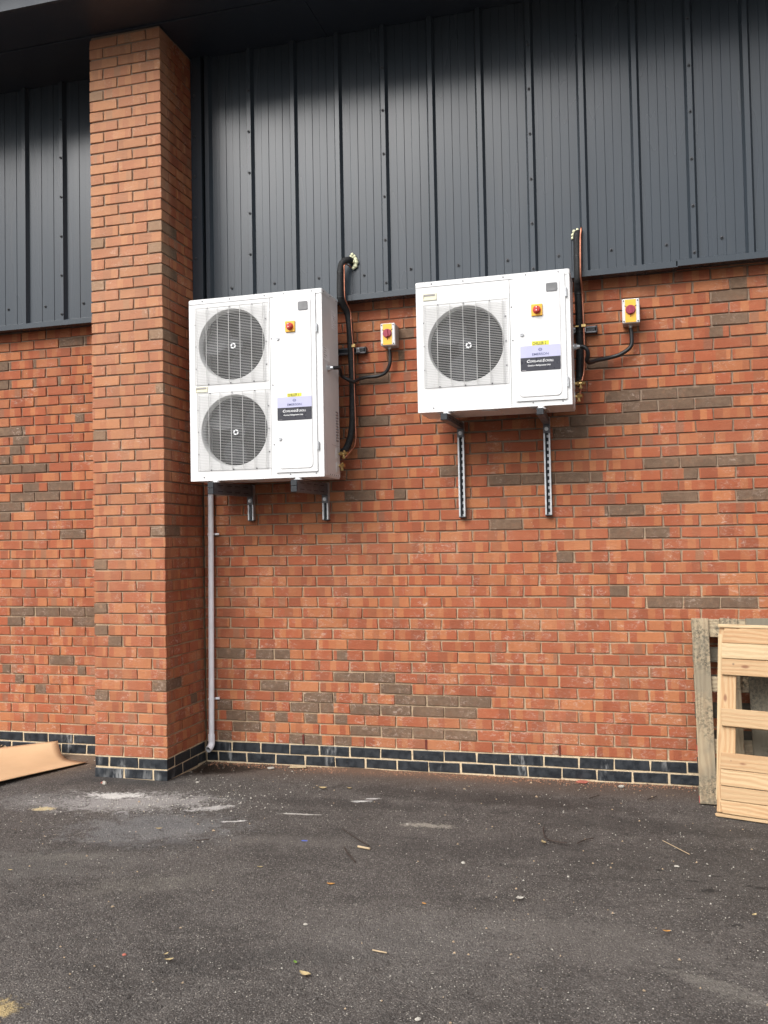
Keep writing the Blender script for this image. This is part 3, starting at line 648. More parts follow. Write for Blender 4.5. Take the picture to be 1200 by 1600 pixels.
def unit(label, name_tape, x0, z0, H, fans, handle, hinges, locks, window, switch, tape, lab, door, seam, grp, side):
    W_ = .965; x1, z1 = x0+W_, z0+H
    t = thing('refrigeration_unit', label, 'condensing unit', (x0+W_/2, YF+DEP/2, z0), grp)
    X = lambda u: x0+u
    Z = lambda v: z0+v
    m = MB()
    # body: back, left, bottom, right as real sheets; hollow so the fans can be seen
    s = .0015
    m.box(x0, x0+s*2, YF+.004, YF+DEP, Z(.012), z1-.03); m.build('left_panel', 'white', t)
    m = MB(); m.box(x0+.004, x1-.004, YF+.004, YF+DEP-.002, z0+.002, z0+.012); 
    for q in (.12, .40, .70): m.box(X(q), X(q+.11), YF+.05, YF+.25, z0-.004, z0+.002)
    m.build('base_pan', 'white', t)
    m = MB(); m.box(x0+.004, x1-.004, YF+DEP-.003, YF+DEP, Z(.012), z1-.03); m.build('back_coil', 'fin', t)
    m = MB(); m.box(X(seam+.004), x1-.006, YF+.01, YF+DEP-.006, Z(.014), z1-.03); m.build('inner_casing', 'dark_inside', t)
    sp = MB(); sp.box(x1-.003, x1, YF+.0045, YF+DEP, Z(.012), z1-.03); so_ = sp.build('side_panel', 'white', t)
    # top cover with lip, rounded corner
    m = MB(); pts = rrect(x0-.003, x1+.003, YF-.003, YF+DEP+.003, .012, 4)
    n = len(pts); v = [(a, b, z1-.033) for a, b in pts]+[(a, b, z1-.004) for a, b in pts]+[(a+(x0+x1)/2*0+(.004 if a < (x0+x1)/2 else -.004), b+(.004 if b < YF+DEP/2 else -.004), z1) for a, b in pts]
    m.add(v, [(i, (i+1) % n, n+(i+1) % n, n+i) for i in range(n)]+[(n+i, n+(i+1) % n, 2*n+(i+1) % n, 2*n+i) for i in range(n)]+[tuple(range(2*n, 3*n))]); m.build('top_cover', 'white', t)
    # front sheets with fan openings
    top = z1-.034; zb = z0
    lim = [zb]+[ (fans[i][1]+fans[i+1][1])/2+z0 for i in range(len(fans)-1)]+[top]
    m = MB()
    for i, (fx, fz, R) in enumerate(fans): ring_panel(m, x0+.0005, X(seam)-.0015, lim[i]+.0006*(i > 0), lim[i+1], X(fx), Z(fz), R, YF, YF+.002)
    m.box(x0+.0005, X(seam)-.002, YF+.0006, YF+.004, zb, zb+.02)
    m.build('fan_panel', 'white', t)
    m = MB(); m.box(X(seam)+.001, x1-.0005, YF-.0005, YF+.004, zb, top, .001); m.build('front_panel', 'white', t)
    # each fan: shroud, motor, blades, wire guard
    for fi, (fx, fz, R) in enumerate(fans):
        cx, cz = X(fx), Z(fz)
        m = MB(); n = 64; v = []
        for (rr, yy) in ((R+.0005, YF+.0003), (R-.003, YF+.008), (R-.007, YF+.022), (R-.008, YF+.052)):
            for i in range(n):
                a = 2*math.pi*i/n; v.append((cx+rr*math.cos(a), yy, cz+rr*math.sin(a)))
        m.add(v, [(k*n+i, k*n+(i+1) % n, (k+1)*n+(i+1) % n, (k+1)*n+i) for k in range(3) for i in range(n)], True); sh = m.build('fan_shroud', 'white', t)
        m = MB(); m.box(cx-R-.005, cx+R+.005, YF+.28, YF+.285, cz-R-.005, cz+R+.005); m.build('shade_sheet', 'dark_inside', t)  # dark sheet added behind the fan to paint the shade in its opening
        hub = MB(); hub.cyl((cx, YF+.055, cz), (0, 1, 0), .058, .06, 24); hub.cyl((cx, YF+.045, cz), (0, 1, 0), .030, .012, 20, .055)
        hb = hub.build('fan', 'fan_grey', t)
        for b in range(3):
            m = MB(); a0 = rad(120*b+25*fi+10); v = []
            nr, na = 6, 7
            for ir in range(nr+1):
                rr = .055+(R-.075)*ir/nr; half = .42+.28*math.sin(math.pi*min(1, ir/nr*.9+.1))
                for ia in range(na+1):
                    q = ia/na*2-1; a = a0+q*half+.18*ir/nr; v.append((cx+rr*math.cos(a), YF+.085-.030*q-.008*math.cos(q*1.5), cz+rr*math.sin(a)))
            m.add(v, [(i*(na+1)+j, i*(na+1)+j+1, (i+1)*(na+1)+j+1, (i+1)*(na+1)+j) for i in range(nr) for j in range(na)], True)
            bl = m.build('fan_blade', 'fan_grey', hb)
        # wire guard
        g0x, g1x, g0z, g1z = cx-.268, cx+.268, cz-.265, cz+.263
        m = MB(); yw = YF-.012; step = .0107; z = g0z+.006
        wr = .00100
        while z < g1z-.003:
            m.add([(g0x+.004, YF-.002, z-wr), (g0x+.004, YF-.002, z+wr), (g0x+.022, yw, z+wr), (g0x+.022, yw, z-wr)], [(0, 1, 2, 3)])
            m.box(g0x+.022, g1x-.022, yw-wr, yw+wr, z-wr, z+wr)
            m.add([(g1x-.004, YF-.002, z-wr), (g1x-.004, YF-.002, z+wr), (g1x-.022, yw, z+wr), (g1x-.022, yw, z-wr)], [(3, 2, 1, 0)]); z += step
        for i in range(-3, 4):
            xv = cx-.012+i*.0828; m.box(xv-.0015, xv+.0015, yw-.0045, yw-.0014, g0z+.002, g1z-.002)
        o = m.build('fan_guard', 'grille', t); o['kind'] = 'thing'
        # thin frame line round the guard
        m = MB()
        for (a, b, c, d) in ((g0x-.001, g1x+.001, g1z, g1z+.0022), (g0x-.001, g1x+.001, g0z-.0022, g0z), (g0x-.003, g0x-.001, g0z, g1z), (g1x+.001, g1x+.003, g0z, g1z)): m.box(a, b, YF-.0024, YF-.0002, c, d)
        m.build('guard_frame', 'grille', t)
        m = MB(); bx, bz = cx+.022, cz-.016
        for q in range(4):
            a = rad(90*q+38); c_, s_ = math.cos(a), math.sin(a)
            pp = [(.014, -.005), (.021, .002), (.010, .017), (.005, .011)]
            plate(m, [(bx+x*c_-z*s_, bz+x*s_+z*c_) for x, z in pp], yw-.009, yw-.006)
        m.build('guard_clip', 'label_white', t)
        m = MB()
        for (u, v_) in ((-.174, .260), (-.010, .258), (.155, .260), (-.267, .15), (-.265, 0), (-.264, -.152), (-.17, -.262), (-.006, -.263), (.163, -.262), (.253, .152), (.254, 0), (.255, -.154)):
            m.cyl((cx+u, YF-.001, cz+v_), (0, -1, 0), .0045, .004, 8)
        sc = m.build('guard_screws', 'galv_dull', t); sc['kind'] = 'stuff'
    # door: plate, embossed rim, latch, hinges
    du0, du1, dv0, dv1 = door
    m = MB(); plate(m, rrect(X(du0), X(du1), Z(dv0), Z(dv1), .004, 2), YF-.010, YF-.0005); dr = m.build('door', 'white', t)
    ex0, ex1, ez0, ez1 = X(du0+.020), X(du1-.028), Z(dv0+.022), Z(dv1-.026)
    m = MB(); A = rrect(ex0, ex1, ez0, ez1, .030, 6); B = rrect(ex0+.004, ex1-.004, ez0+.004, ez1-.004, .026, 6); n = len(A)
    v = [(x, YF-.0102, z) for x, z in A]+[(x, YF-.0145, z) for x, z in B]
    m.add(v, [((i+1) % n, i, n+i, n+(i+1) % n) for i in range(n)]+[tuple(range(n, 2*n))[::-1]]); m.build('door_pressing', 'white', dr)
    yd = YF-.0146
    for (u, v_) in locks:
        m = MB(); m.cyl((X(u), yd, Z(v_)), (0, -1, 0), .0135, .004, 20); m.cyl((X(u), yd-.004, Z(v_)), (0, -1, 0), .0095, .005, 16); lk = m.build('lock', 'galv', dr)
        m = MB(); m.box(X(u)-.008, X(u)+.008, yd-.0098, yd-.0088, Z(v_)-.0015, Z(v_)+.0015); m.build('lock_slot', 'ink', dr)
    for (a, b) in hinges:
        m = MB(); hx = X(du1)+.008; m.cyl((hx, YF-.012, Z(b)), (0, 0, 1), .0055, (a-b), 10); m.box(hx-.008, hx+.006, YF-.006, YF-.0008, Z(b)+.004, Z(a)-.004); m.build('hinge', 'galv', t)
    wx0, wx1, wz0, wz1 = window
    m = MB(); plate(m, rrect(X(wx0)-.003, X(wx1)+.003, Z(wz0)-.003, Z(wz1)+.003, .008, 4), yd-.003, yd); wn = m.build('display_window', 'galv_dull', dr)
    m = MB(); plate(m, rrect(X(wx0), X(wx1), Z(wz0), Z(wz1), .006, 4), yd-.0042, yd-.003); m.build('display_glass', 'window_grey', dr)
    # rotary switch on the door
    sx, sz = switch
    m = MB(); m.box(X(sx)-.034, X(sx)+.034, yd-.010, yd, Z(sz)-.036, Z(sz)+.036, .002); sw = m.build('switch_plate', 'yellow', t)
    m = MB(); m.cyl((X(sx), yd-.010, Z(sz)), (0, -1, 0), .025, .008, 24, .024); m.cyl((X(sx), yd-.018, Z(sz)), (0, -1, 0), .021, .018, 24, .017); kb = m.build('switch_knob', 'red_knob', sw)
    m = MB(); m.box(X(sx)-.0055, X(sx)+.0055, yd-.041, yd-.030, Z(sz)-.018, Z(sz)+.018, .002); m.build('knob_bar', 'red_knob', sw)
    m = MB(); m.box(X(sx)-.003, X(sx)+.003, yd-.0420, yd-.0412, Z(sz)+.007, Z(sz)+.013); m.box(X(sx)-.003, X(sx)+.003, yd-.0420, yd-.0412, Z(sz)-.010, Z(sz)-.005); m.build('knob_marks', 'label_white', sw)
    # name tape and maker's label
    tx0, tx1, tz0, tz1 = tape
    m = MB(); m.box(X(tx0), X(tx1), yd-.0006, yd, Z(tz0), Z(tz1)); tp = m.build('name_tape', 'tape_yellow', t)
    text('tape_writing', name_tape, .0245, (X(tx0)+.004, yd-.0011, Z(tz0)+.0035), 'ink_green', tp, bold=.0004, sx=(tx1-tx0-.008)/.128)
    lx0, lx1, lz0, lzm, lz1 = lab
    m = MB(); pts = rrect(X(lx0), X(lx1), Z(lz0), Z(lz1), .007, 3)
    m1 = MB(); plate(m1, [(x, max(z, Z(lzm)+.0003)) for x, z in pts], yd-.0008, yd); lb = m1.build('maker_label', 'lavender', t)
    m1 = MB(); plate(m1, [(x, min(z, Z(lzm))) for x, z in pts], yd-.0008, yd); lk = m1.build('label_lower_band', 'label_black', lb)
    wl = lx1-lx0; yl = yd-.0013; cxl = X(lx0+wl*.53)
    text('maker_name', 'EMERSON', .0205, (X(lx0+wl*.5), yl, Z(lzm)+.012), 'label_blue', lb, align='CENTER', sx=1.12, bold=.0002)
    # twisted-bars emblem above the maker's name
    m1 = MB(); ec, ez = X(lx0+wl*.5), Z(lzm)+.047
    for q in (0, 1):
        pp = []
        for i in range(9):
            a = i/8*math.pi; pp.append((ec+(-1)**q*(.002+.0085*math.sin(a)), ez-.010+.020*i/8))
        for (xa, za), (xb, zb_) in zip(pp[:-1], pp[1:]): m1.add([(xa-.0016, yl, za), (xa+.0016, yl, za), (xb+.0016, yl, zb_), (xb-.0016, yl, zb_)], [(0, 1, 2, 3)])
    for i in range(3): m1.add([(ec-.008, yl-.0001, ez-.006+i*.006), (ec+.008, yl-.0001, ez-.0075+i*.006), (ec+.008, yl-.0001, ez-.0055+i*.006), (ec-.008, yl-.0001, ez-.004+i*.006)], [(0, 1, 2, 3)])
    m1.build('maker_emblem', 'label_blue', lb)
    zc = Z(lzm)-.030; xw = X(lx0+wl*.15)
    o1 = text('brand_writing', 'C', .0235, (xw, yl, zc), 'label_white', lb, shear=.25, bold=.0005, sx=1.1)
    o2 = text('brand_writing', 'OPELAND', .0172, (xw+.0185, yl, zc), 'label_white', lb, shear=.25, bold=.0002, sx=.98)
    o3 = text('brand_writing', 'S', .0235, (xw+.0185+.078, yl, zc), 'label_white', lb, shear=.25, bold=.0005, sx=1.1)
    o4 = text('brand_writing', 'CROLL', .0172, (xw+.0185+.078+.0150, yl, zc), 'label_white', lb, shear=.25, bold=.0002, sx=.98)
    text('product_writing', 'Outdoor Refrigeration Unit', .0125, (xw+.006, yl, zc-.0235), 'label_white', lb, shear=.25, bold=.0002, sx=.98)
    m1 = MB(); m1.box(X(lx0)+.007, X(lx0)+.033, yl, yl+.0003, Z(lz0)+.004, Z(lz0)+.007); m1.build('small_print', 'faint_ink', lb)
    # cream lifting handle
    hx0, hx1, hz0, hz1 = handle
    m = MB(); a, b, c, d = X(hx0), X(hx1), Z(hz0), Z(hz1)
    for q in ((a, b, d-.006, d), (a, b, c, c+.009), (a, a+.006, c+.009, d-.006), (b-.010, b, c+.009, d-.006)): m.box(q[0], q[1], YF-.005, YF+.0002, q[2], q[3], .0008)
    hd = m.build('lifting_handle', 'cream', t)
    m = MB(); m.box(a+.006, b-.010, YF-.0012, YF-.0004, c+.009, d-.006); m.build('handle_recess', 'cream', hd)
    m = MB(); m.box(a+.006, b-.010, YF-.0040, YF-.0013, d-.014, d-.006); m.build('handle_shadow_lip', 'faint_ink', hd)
    # body screws
    m = MB(); lip = H-.016
    for (u, v_) in ((.104, lip), (.307, lip), (.56, lip), (.70, lip), (.898, lip)): m.cyl((X(u), YF-.0028, Z(v_)), (0, -1, 0), .0046, .003, 8)
    for (u, v_) in ((.102, .025), (.728, .024), (.908, .024), (.608, H*.75), (.612, H*.5), (.616, H*.18))[:(6 if len(fans) > 1 else 5)]: m.cyl((X(u), YF-.0003, Z(v_)), (0, -1, 0), .0046, .003, 8)
    for yy in (YF+.03, YF+.16, YF+.29): m.cyl((x1+.003, yy, Z(lip)), (1, 0, 0), .0046, .003, 8)
    sc = m.build('casing_screws', 'galv_dull', t); sc['kind'] = 'stuff'
    # right side fittings
    m = MB(); gx, gy, gz = x1, side['gland'][0], side['gland'][1]
    m.cyl((gx, gy, gz), (1, 0, 0), .024, .006, 18); m.cyl((gx+.006, gy, gz), (1, 0, 0), .019, .016, 6, None, False); m.cyl((gx+.022, gy, gz), (1, 0, 0), .015, .018, 16, .012); m.build('cable_gland', 'galv', t)
    # service plate and valves
    pl = MB()
    for (zz, hh) in ((.135, .075), (.045, .07)):
        pl.cyl((x1, YF+.275, Z(zz)+hh/2), (1, 0, 0), .034, .003, 20); pl.box(x1, x1+.0024, YF+.245, YF+.305, Z(zz), Z(zz)+hh)
    pl.build('valve_plate', 'white', t)
    for i, (zz, L) in enumerate(((.175, .070), (.092, .045))):
        m = MB(); vx, vy, vz = x1, YF+.30, Z(zz); e = .034+.02*(1-i)
        m.cyl((vx, vy, vz), (1, 0, 0), .010, e, 12); m.cyl((vx+.014, vy, vz), (1, 0, 0), .015, .014, 6, None, False); m.cyl((vx+e-.006, vy-.006, vz), (1, -.1, 0), .0125, .018, 6, None, False)
        m.cyl((vx+e*.7, vy, vz), (0, 0, -1), .008, .030, 10); m.cyl((vx+e*.7, vy, vz-.022), (0, 0, -1), .011, .012, 6, None, False); m.cyl((vx+e*.7, vy, vz), (0, .6, .8), .008, .024, 10)
        m.build('service_valve', 'brass', t)
    if side.get('labels'):
        for (y0, y1, za, zb_, rows, cols, mt) in ((-.300, -.215, 3.045, 3.168, 9, 3, 'ink'), (-.486, -.360, 2.80, 2.887, 5, 1, 'orange_ink')):
            m = MB(); m.box(x1, x1+.0006, y0, y1, za, zb_); st = m.build('side_label', 'label_white', t)
            m = MB(); r2 = random.Random(3)
            for i in range(rows):
                zq = zb_-.008-i*(zb_-za-.012)/rows
                for c_ in range(cols):
                    yq = y0+.006+c_*(y1-y0)/cols
                    if r2.random() < .75: m.box(x1+.0006, x1+.001, yq, yq+(y1-y0)/cols*r2.uniform(.25, .6), zq-.0035, zq)
            m.build('label_marks', 'faint_ink', st)
        # louvres pressed in the lower side, access plate joint and hole row
        for i in range(11):
            m = MB(); zq = 2.485-i*.0195; m.add([(x1+.0005, -.247, zq), (x1+.0005, -.200, zq+.001), (x1+.006, -.200, zq-.008), (x1+.006, -.247, zq-.009), (x1+.0005, -.200, zq-.010), (x1+.0005, -.247, zq-.011)], [(0, 3, 2, 1), (3, 5, 4, 2), (0, 5, 3), (1, 2, 4)]); m.build('louvre', 'faint_ink', t)
        m = MB(); m.box(x1+.0002, x1+.0012, YF+.16, YF+.325, 2.246, 2.2475); m.box(x1+.0002, x1+.0012, YF+.05, YF+.0515, 2.05, 2.246); m.build('panel_joint', 'faint_ink', t)
        m = MB()
        for i in range(5): m.cyl((x1, YF+.12+i*.042, 2.044), (1, 0, 0), .0042, .001, 8)
        m.build('drain_holes', 'ink', t)
    return t
GRP = 'white refrigeration units hung on the wall'
U1 = unit('taller white double-fan refrigeration unit, left one, taped CHILLER 1', 'CHILLER 1', -.498, 2.022, 1.246,
     ((.326, .335, .243), (.314, .921, .243)), (.046, .136, .606, .643), ((1.011, .955), (.232, .178)), ((.656, .929), (.664, .259)),
     (.806, .868, 1.109, 1.161), (.747, 1.002), (.718, .819, .535, .558), (.647, .889, .379, .464, .534), (.628, .921, .036, 1.222), .595, GRP,
     dict(gland=(-.400, 2.752), labels=True))
U2 = unit('shorter white single-fan refrigeration unit, right one, taped CHILLER 2', 'CHILLER 2', 1.102, 2.403, .835,
     ((.316, .421, .243),), (.047, .137, .714, .758), ((.715, .661), (.169, .108)), ((.670, .447),),
     (.826, .889, .703, .750), (.765, .591), (.729, .833, .374, .400), (.658, .901, .217, .300, .373), (.624, .935, .035, .812), .597, GRP,
     dict(gland=(-.215, 2.812)))

# ------------------------------------------------------------------ wall brackets
def bracket(label, rx, ax, zr0, zr1, za, ah, yfront):
    t = thing('wall_bracket', label, 'bracket', (rx, 0, zr0), 'steel wall brackets under the units')
    w = .0215; d = .041
    m = MB(); yb = -.002
    m.box(rx-w, rx+w, yb-.0025, yb, zr0, zr1); m.box(rx-w, rx-w+.0025, yb-d, yb-.0025, zr0, zr1); m.box(rx+w-.0025, rx+w, yb-d, yb-.0025, zr0, zr1)
    m.box(rx-w+.0025, rx-w+.010, yb-d, yb-d+.0025, zr0, zr1); m.box(rx+w-.010, rx+w-.0025, yb-d, yb-d+.0025, zr0, zr1)
    rail = m.build('rail', 'galv', t)
    m = MB(); z = zr0+.018
    while z < zr1-.03:
        m.box(rx-.003, rx+.010, yb-.0040, yb-.0026, z, z+.024); z += .043
    m.box(rx-.0125, rx-.0032, yb-.0042, yb-.0026, zr0+.004, zr1-.004); m.build('slot_and_shade', 'ink', rail)  # black strip stands in for shade inside the channel, beside the slots
    m = MB(); m.box(rx-w-.001, rx+w+.001, yb-d-.001, yb, zr0-.006, zr0-.0005); m.build('end_cap', 'black_plastic', t)
    # cantilever arm: slotted channel from rail to front
    m = MB(); hw = .0205; L = [(rx, yb-d-.004), (ax, yfront)]
    def sect(x, y, m_, a, b, c, e):
        pass
    dx = (ax-rx)
    def beam(a0, a1, z0_, z1_):
        v = []
        for (cx, cy) in L: v += [(cx+a0, cy, z0_), (cx+a1, cy, z0_), (cx+a1, cy, z1_), (cx+a0, cy, z1_)]
        m.add(v, [(0, 1, 2, 3)[::-1], (4, 5, 6, 7), (0, 1, 5, 4), (1, 2, 6, 5), (2, 3, 7, 6), (3, 0, 4, 7)])
    n_ch = 2 if ah > .06 else 1
    for c in range(n_ch):
        zb = za+c*ah/n_ch; zt = zb+ah/n_ch-.001
        beam(-hw, -hw+.0025, zb, zt); beam(hw-.0025, hw, zb, zt); beam(-hw+.0025, hw-.0025, zb, zb+.0025); beam(-hw+.0025, -hw+.010, zt-.0025, zt); beam(hw-.010, hw-.0025, zt-.0025, zt)
    arm = m.build('arm', 'galv_dull', t)
    m = MB()
    for i in range(4):
        f0, f1 = .12+i*.22, .12+i*.22+.13
        for c in range(n_ch):
            zc = za+ah/n_ch*(c+.5)
            for s_ in (1,):
                p = [Vector((L[0][0]+(L[1][0]-L[0][0])*f+hw+.0008, L[0][1]+(L[1][1]-L[0][1])*f, zc)) for f in (f0, f1)]
                m.add([p[0]-Vector((0, 0, .003)), p[1]-Vector((0, 0, .003)), p[1]+Vector((0, 0, .003)), p[0]+Vector((0, 0, .003))], [(0, 3, 2, 1)])
    m.build('arm_slots', 'ink', arm)
    m = MB()
    for c in range(n_ch): m.box(ax-hw-.001, ax+hw+.001, yfront-.012, yfront, za+c*ah/n_ch+.0006, za+(c+1)*ah/n_ch-.0012, .002)
    m.build('arm_cap', 'rubber', t)
    # back plate and bolt on the rail below the arm
    m = MB(); m.box(rx-.022, rx+.022, yb-d-.0055, yb-d-.0005, za-.058, za+ah-.006); m.box(rx-.022, rx+.022, yb-d-.0105, yb-d-.0056, za-.050, za-.008, .001); bp_ = m.build('back_plate', 'galv_dull', t)
    m = MB(); m.cyl((rx, yb-d-.0105, za-.030), (0, -1, 0), .013, .002, 18); m.cyl((rx, yb-d-.0125, za-.030), (0, -1, 0), .0085, .007, 6, None, False); m.build('bolt', 'galv', t)
    # rubber foot and washer under the unit
    fx = rx+(ax-rx)*.85
    m = MB(); m.cyl((fx+.004, yfront+.050, za+ah-.001), (0, 0, 1), .030, .004, 20); m.cyl((fx+.004, yfront+.05, za+ah+.003), (0, 0, 1), .020, .012, 20, .024); m.build('foot_washer', 'label_white', t)
bracket('leftmost bracket, beside the white pipe under the tall unit', -.262, -.3318, 1.760, 2.015, 1.929, .083, -.53)
bracket('bracket under the tall unit\'s door end, second from left', .310, .2665, 1.752, 2.015, 1.925, .083, -.53)
bracket('bracket with long slotted rail under the short unit\'s fan', 1.291, 1.2764, 1.748, 2.396, 2.345, .043, -.53)
bracket('rightmost bracket, long slotted rail under the short unit\'s door', 1.870, 1.8732, 1.746, 2.396, 2.345, .043, -.53)

# ------------------------------------------------------------------ refrigerant pipes
def tie(parent, p, r):
    m = MB(); n = 16; v = []
    for dz in (-.003, .003):
        for rr in (r+.002,):
            for i in range(n): a = 2*math.pi*i/n; v.append((p[0]+rr*math.cos(a), p[1]+rr*math.sin(a), p[2]+dz))
    m.add(v, [(i, (i+1) % n, n+(i+1) % n, n+i) for i in range(n)]); m.cyl((p[0]+r*.6, p[1]-r*.8, p[2]), (.4, -1, .1), .003, .012, 6); m.build('cable_tie', 'tie_black', parent)
def pipe(label, cat, pts, r, mat, seg='pipe_run', n=14, ties=(), name='insulated_pipe'):
    t = thing(name, label, cat, pts[len(pts)//2])
    m = MB(); m.tube(spline(pts, 8), r, n); m.build(seg, mat, t)
    for (p, rr) in ties: tie(t, p, rr)
    return t
pipe('black foam-lagged pipe elbowing out of the cladding beside the tall unit', 'insulated pipe',
     [(.560, -.075, 3.553), (.548, -.14, 3.553), (.515, -.172, 3.530), (.499, -.176, 3.485), (.493, -.176, 3.40), (.492, -.172, 3.29), (.502, -.135, 3.235), (.521, -.098, 3.18), (.530, -.09, 3.08), (.535, -.09, 2.96), (.541, -.09, 2.80), (.544, -.09, 2.69), (.542, -.09, 2.55), (.538, -.09, 2.42), (.522, -.09, 2.32), (.492, -.10, 2.24), (.474, -.15, 2.205)],
     .0238, 'foam_rubber', 'foam_lagging', 16, (((.495, -.176, 3.46), .0238), ((.492, -.172, 3.285), .0238), ((.5415, -.09, 2.86), .0238), ((.535, -.09, 2.98), .0238), ((.541, -.09, 2.52), .0238)))
pipe('thin bare copper pipe running down beside the tall unit\'s black pipe', 'copper pipe',
     [(.560, -.09, 3.505), (.545, -.17, 3.512), (.534, -.202, 3.500), (.533, -.204, 3.45), (.533, -.203, 3.29), (.538, -.18, 3.245), (.550, -.135, 3.195), (.5535, -.130, 3.12), (.558, -.130, 3.03), (.5655, -.130, 2.93), (.567, -.13, 2.80), (.569, -.13, 2.60), (.572, -.13, 2.40), (.5725, -.13, 2.30), (.562, -.13, 2.255), (.5385, -.13, 2.225), (.50, -.14, 2.18), (.488, -.17, 2.16)],
     .0042, 'copper', 'copper_run', 10, name='copper_pipe')
pipe('black foam-lagged pipe rising straight behind the short unit', 'insulated pipe',
     [(2.112, -.08, 3.570), (2.110, -.13, 3.572), (2.104, -.158, 3.545), (2.104, -.160, 3.49), (2.102, -.158, 3.29), (2.100, -.13, 3.235), (2.100, -.10, 3.18), (2.101, -.09, 3.05), (2.100, -.09, 2.84), (2.097, -.09, 2.70), (2.094, -.10, 2.62), (2.092, -.16, 2.585)],
     .0240, 'foam_rubber', 'foam_lagging', 16, (((2.103, -.160, 3.41), .0240), ((2.100, -.1, 3.18), .0240), ((2.101, -.09, 3.02), .0240), ((2.1, -.09, 2.93), .0240)))
pipe('thin bright copper pipe strapped to the short unit\'s black pipe', 'copper pipe',
     [(2.130, -.09, 3.590), (2.134, -.165, 3.592), (2.132, -.188, 3.575), (2.126, -.190, 3.50), (2.122, -.188, 3.30), (2.124, -.16, 3.24), (2.127, -.125, 3.17), (2.1295, -.122, 3.0), (2.131, -.122, 2.85), (2.130, -.122, 2.75), (2.123, -.122, 2.66), (2.110, -.14, 2.60), (2.095, -.17, 2.50)],
     .0062, 'copper', 'copper_run', 10, name='copper_pipe')
def foam(label, blobs):
    m = MB(); r = random.Random(5)
    for (x, y, z, s) in blobs:
        v = []; nu, nv = 8, 6
        for j in range(nv+1):
            for i in range(nu):
                a = 2*math.pi*i/nu; b = math.pi*j/nv; q = s*r.uniform(.8, 1.15); v.append((x+q*math.sin(b)*math.cos(a), y+q*.8*math.sin(b)*math.sin(a), z+q*math.cos(b)))
        m.add(v, [(j*nu+i, (j+1)*nu+i, (j+1)*nu+(i+1) % nu, j*nu+(i+1) % nu) for j in range(nv) for i in range(nu)], True)
    o = m.build('expanding_foam', 'foam'); tag(o, label, 'sealing foam', 'foam sealing the pipe holes in the cladding')
foam('lumpy cream foam bulging round the elbow above the tall unit', [(.556, -.10, 3.590, .016), (.572, -.105, 3.582, .018), (.585, -.105, 3.562, .017), (.590, -.11, 3.540, .018), (.583, -.11, 3.517, .017), (.572, -.115, 3.503, .012), (.566, -.10, 3.560, .020), (.578, -.12, 3.545, .012), (.565, -.115, 3.598, .012)])
foam('thin pale foam ring round the straight pipe above the short unit', [(2.075, -.100, 3.575, .012), (2.083, -.098, 3.597, .012), (2.105, -.098, 3.606, .011), (2.138, -.100, 3.597, .013), (2.146, -.100, 3.578, .014), (2.143, -.10, 3.560, .012), (2.072, -.10, 3.555, .010)])

# horizontal strut channels with clamps
def strut(label, x0, x1, zc, cl_x, bright):
    t = thing('strut_channel', label, 'strut channel', (x0, -.04, zc), 'short black strut channels behind the pipes')
    m = MB(); h = .0215; y0, y1 = -.043, -.002
    m.box(x0, x1, y1-.0025, y1, zc-h, zc+h); m.box(x0, x1, y0, y1-.0025, zc+h-.0025, zc+h); m.box(x0, x1, y0, y1-.0025, zc-h, zc-h+.0025)
    m.box(x0, x1, y0, y0+.0025, zc+h-.010, zc+h-.0025); m.box(x0, x1, y0, y0+.0025, zc-h+.0025, zc-h+.010); m.build('channel', 'galv_dull', t)
    m = MB(); m.box(x0+.001, x1-.006, y0+.004, y1-.003, zc-h+.004, zc+h-.004); m.build('channel_inside', 'black_plastic', t)
    m = MB(); m.box(x1, x1+.010, y0-.002, y1, zc-h-.002, zc+h+.002, .002); m.box(x1-.055, x1-.006, y0-.002, y0-.0005, zc-.008, zc+.006); m.build('end_cap', 'black_plastic', t)
    if bright:
        m = MB(); m.box(x1-.055, x1-.02, y0+.0005, y0+.003, zc-.009, zc+.001); m.build('bright_nut', 'galv', t)
    for cx in cl_x:
        m = MB(); m.box(cx-.010, cx+.010, y0-.012, y0-.001, zc-.016, zc+.016); m.cyl((cx, y0-.012, zc+.003), (0, -1, 0), .0075, .012, 6, None, False); m.cyl((cx, y0-.024, zc+.003), (0, -1, 0), .004, .010, 10); m.build('clamp_bolt', 'galv', t)
    return t
t = strut('short black strut channel behind the pipes right of the tall unit', .330, .622, 2.938, (.515, .575), False)
m = MB(); m.tube([(.575+.0, -.10, 2.955), (.575, -.145, 2.955)], .008, 8); m.box(.556, .582, -.142, -.118, 2.940, 2.960, .002); m.build('pipe_clamp', 'brass', t)
t = strut('short strut channel behind the pipes right of the short unit', 1.98, 2.205, 2.958, (2.07, 2.13), True)
m = MB(); m.box(2.115, 2.145, -.138, -.112, 2.955, 2.975, .002); m.box(2.075, 2.10, -.128, -.118, 2.960, 2.970, .002); m.build('pipe_clamp', 'brass', t)

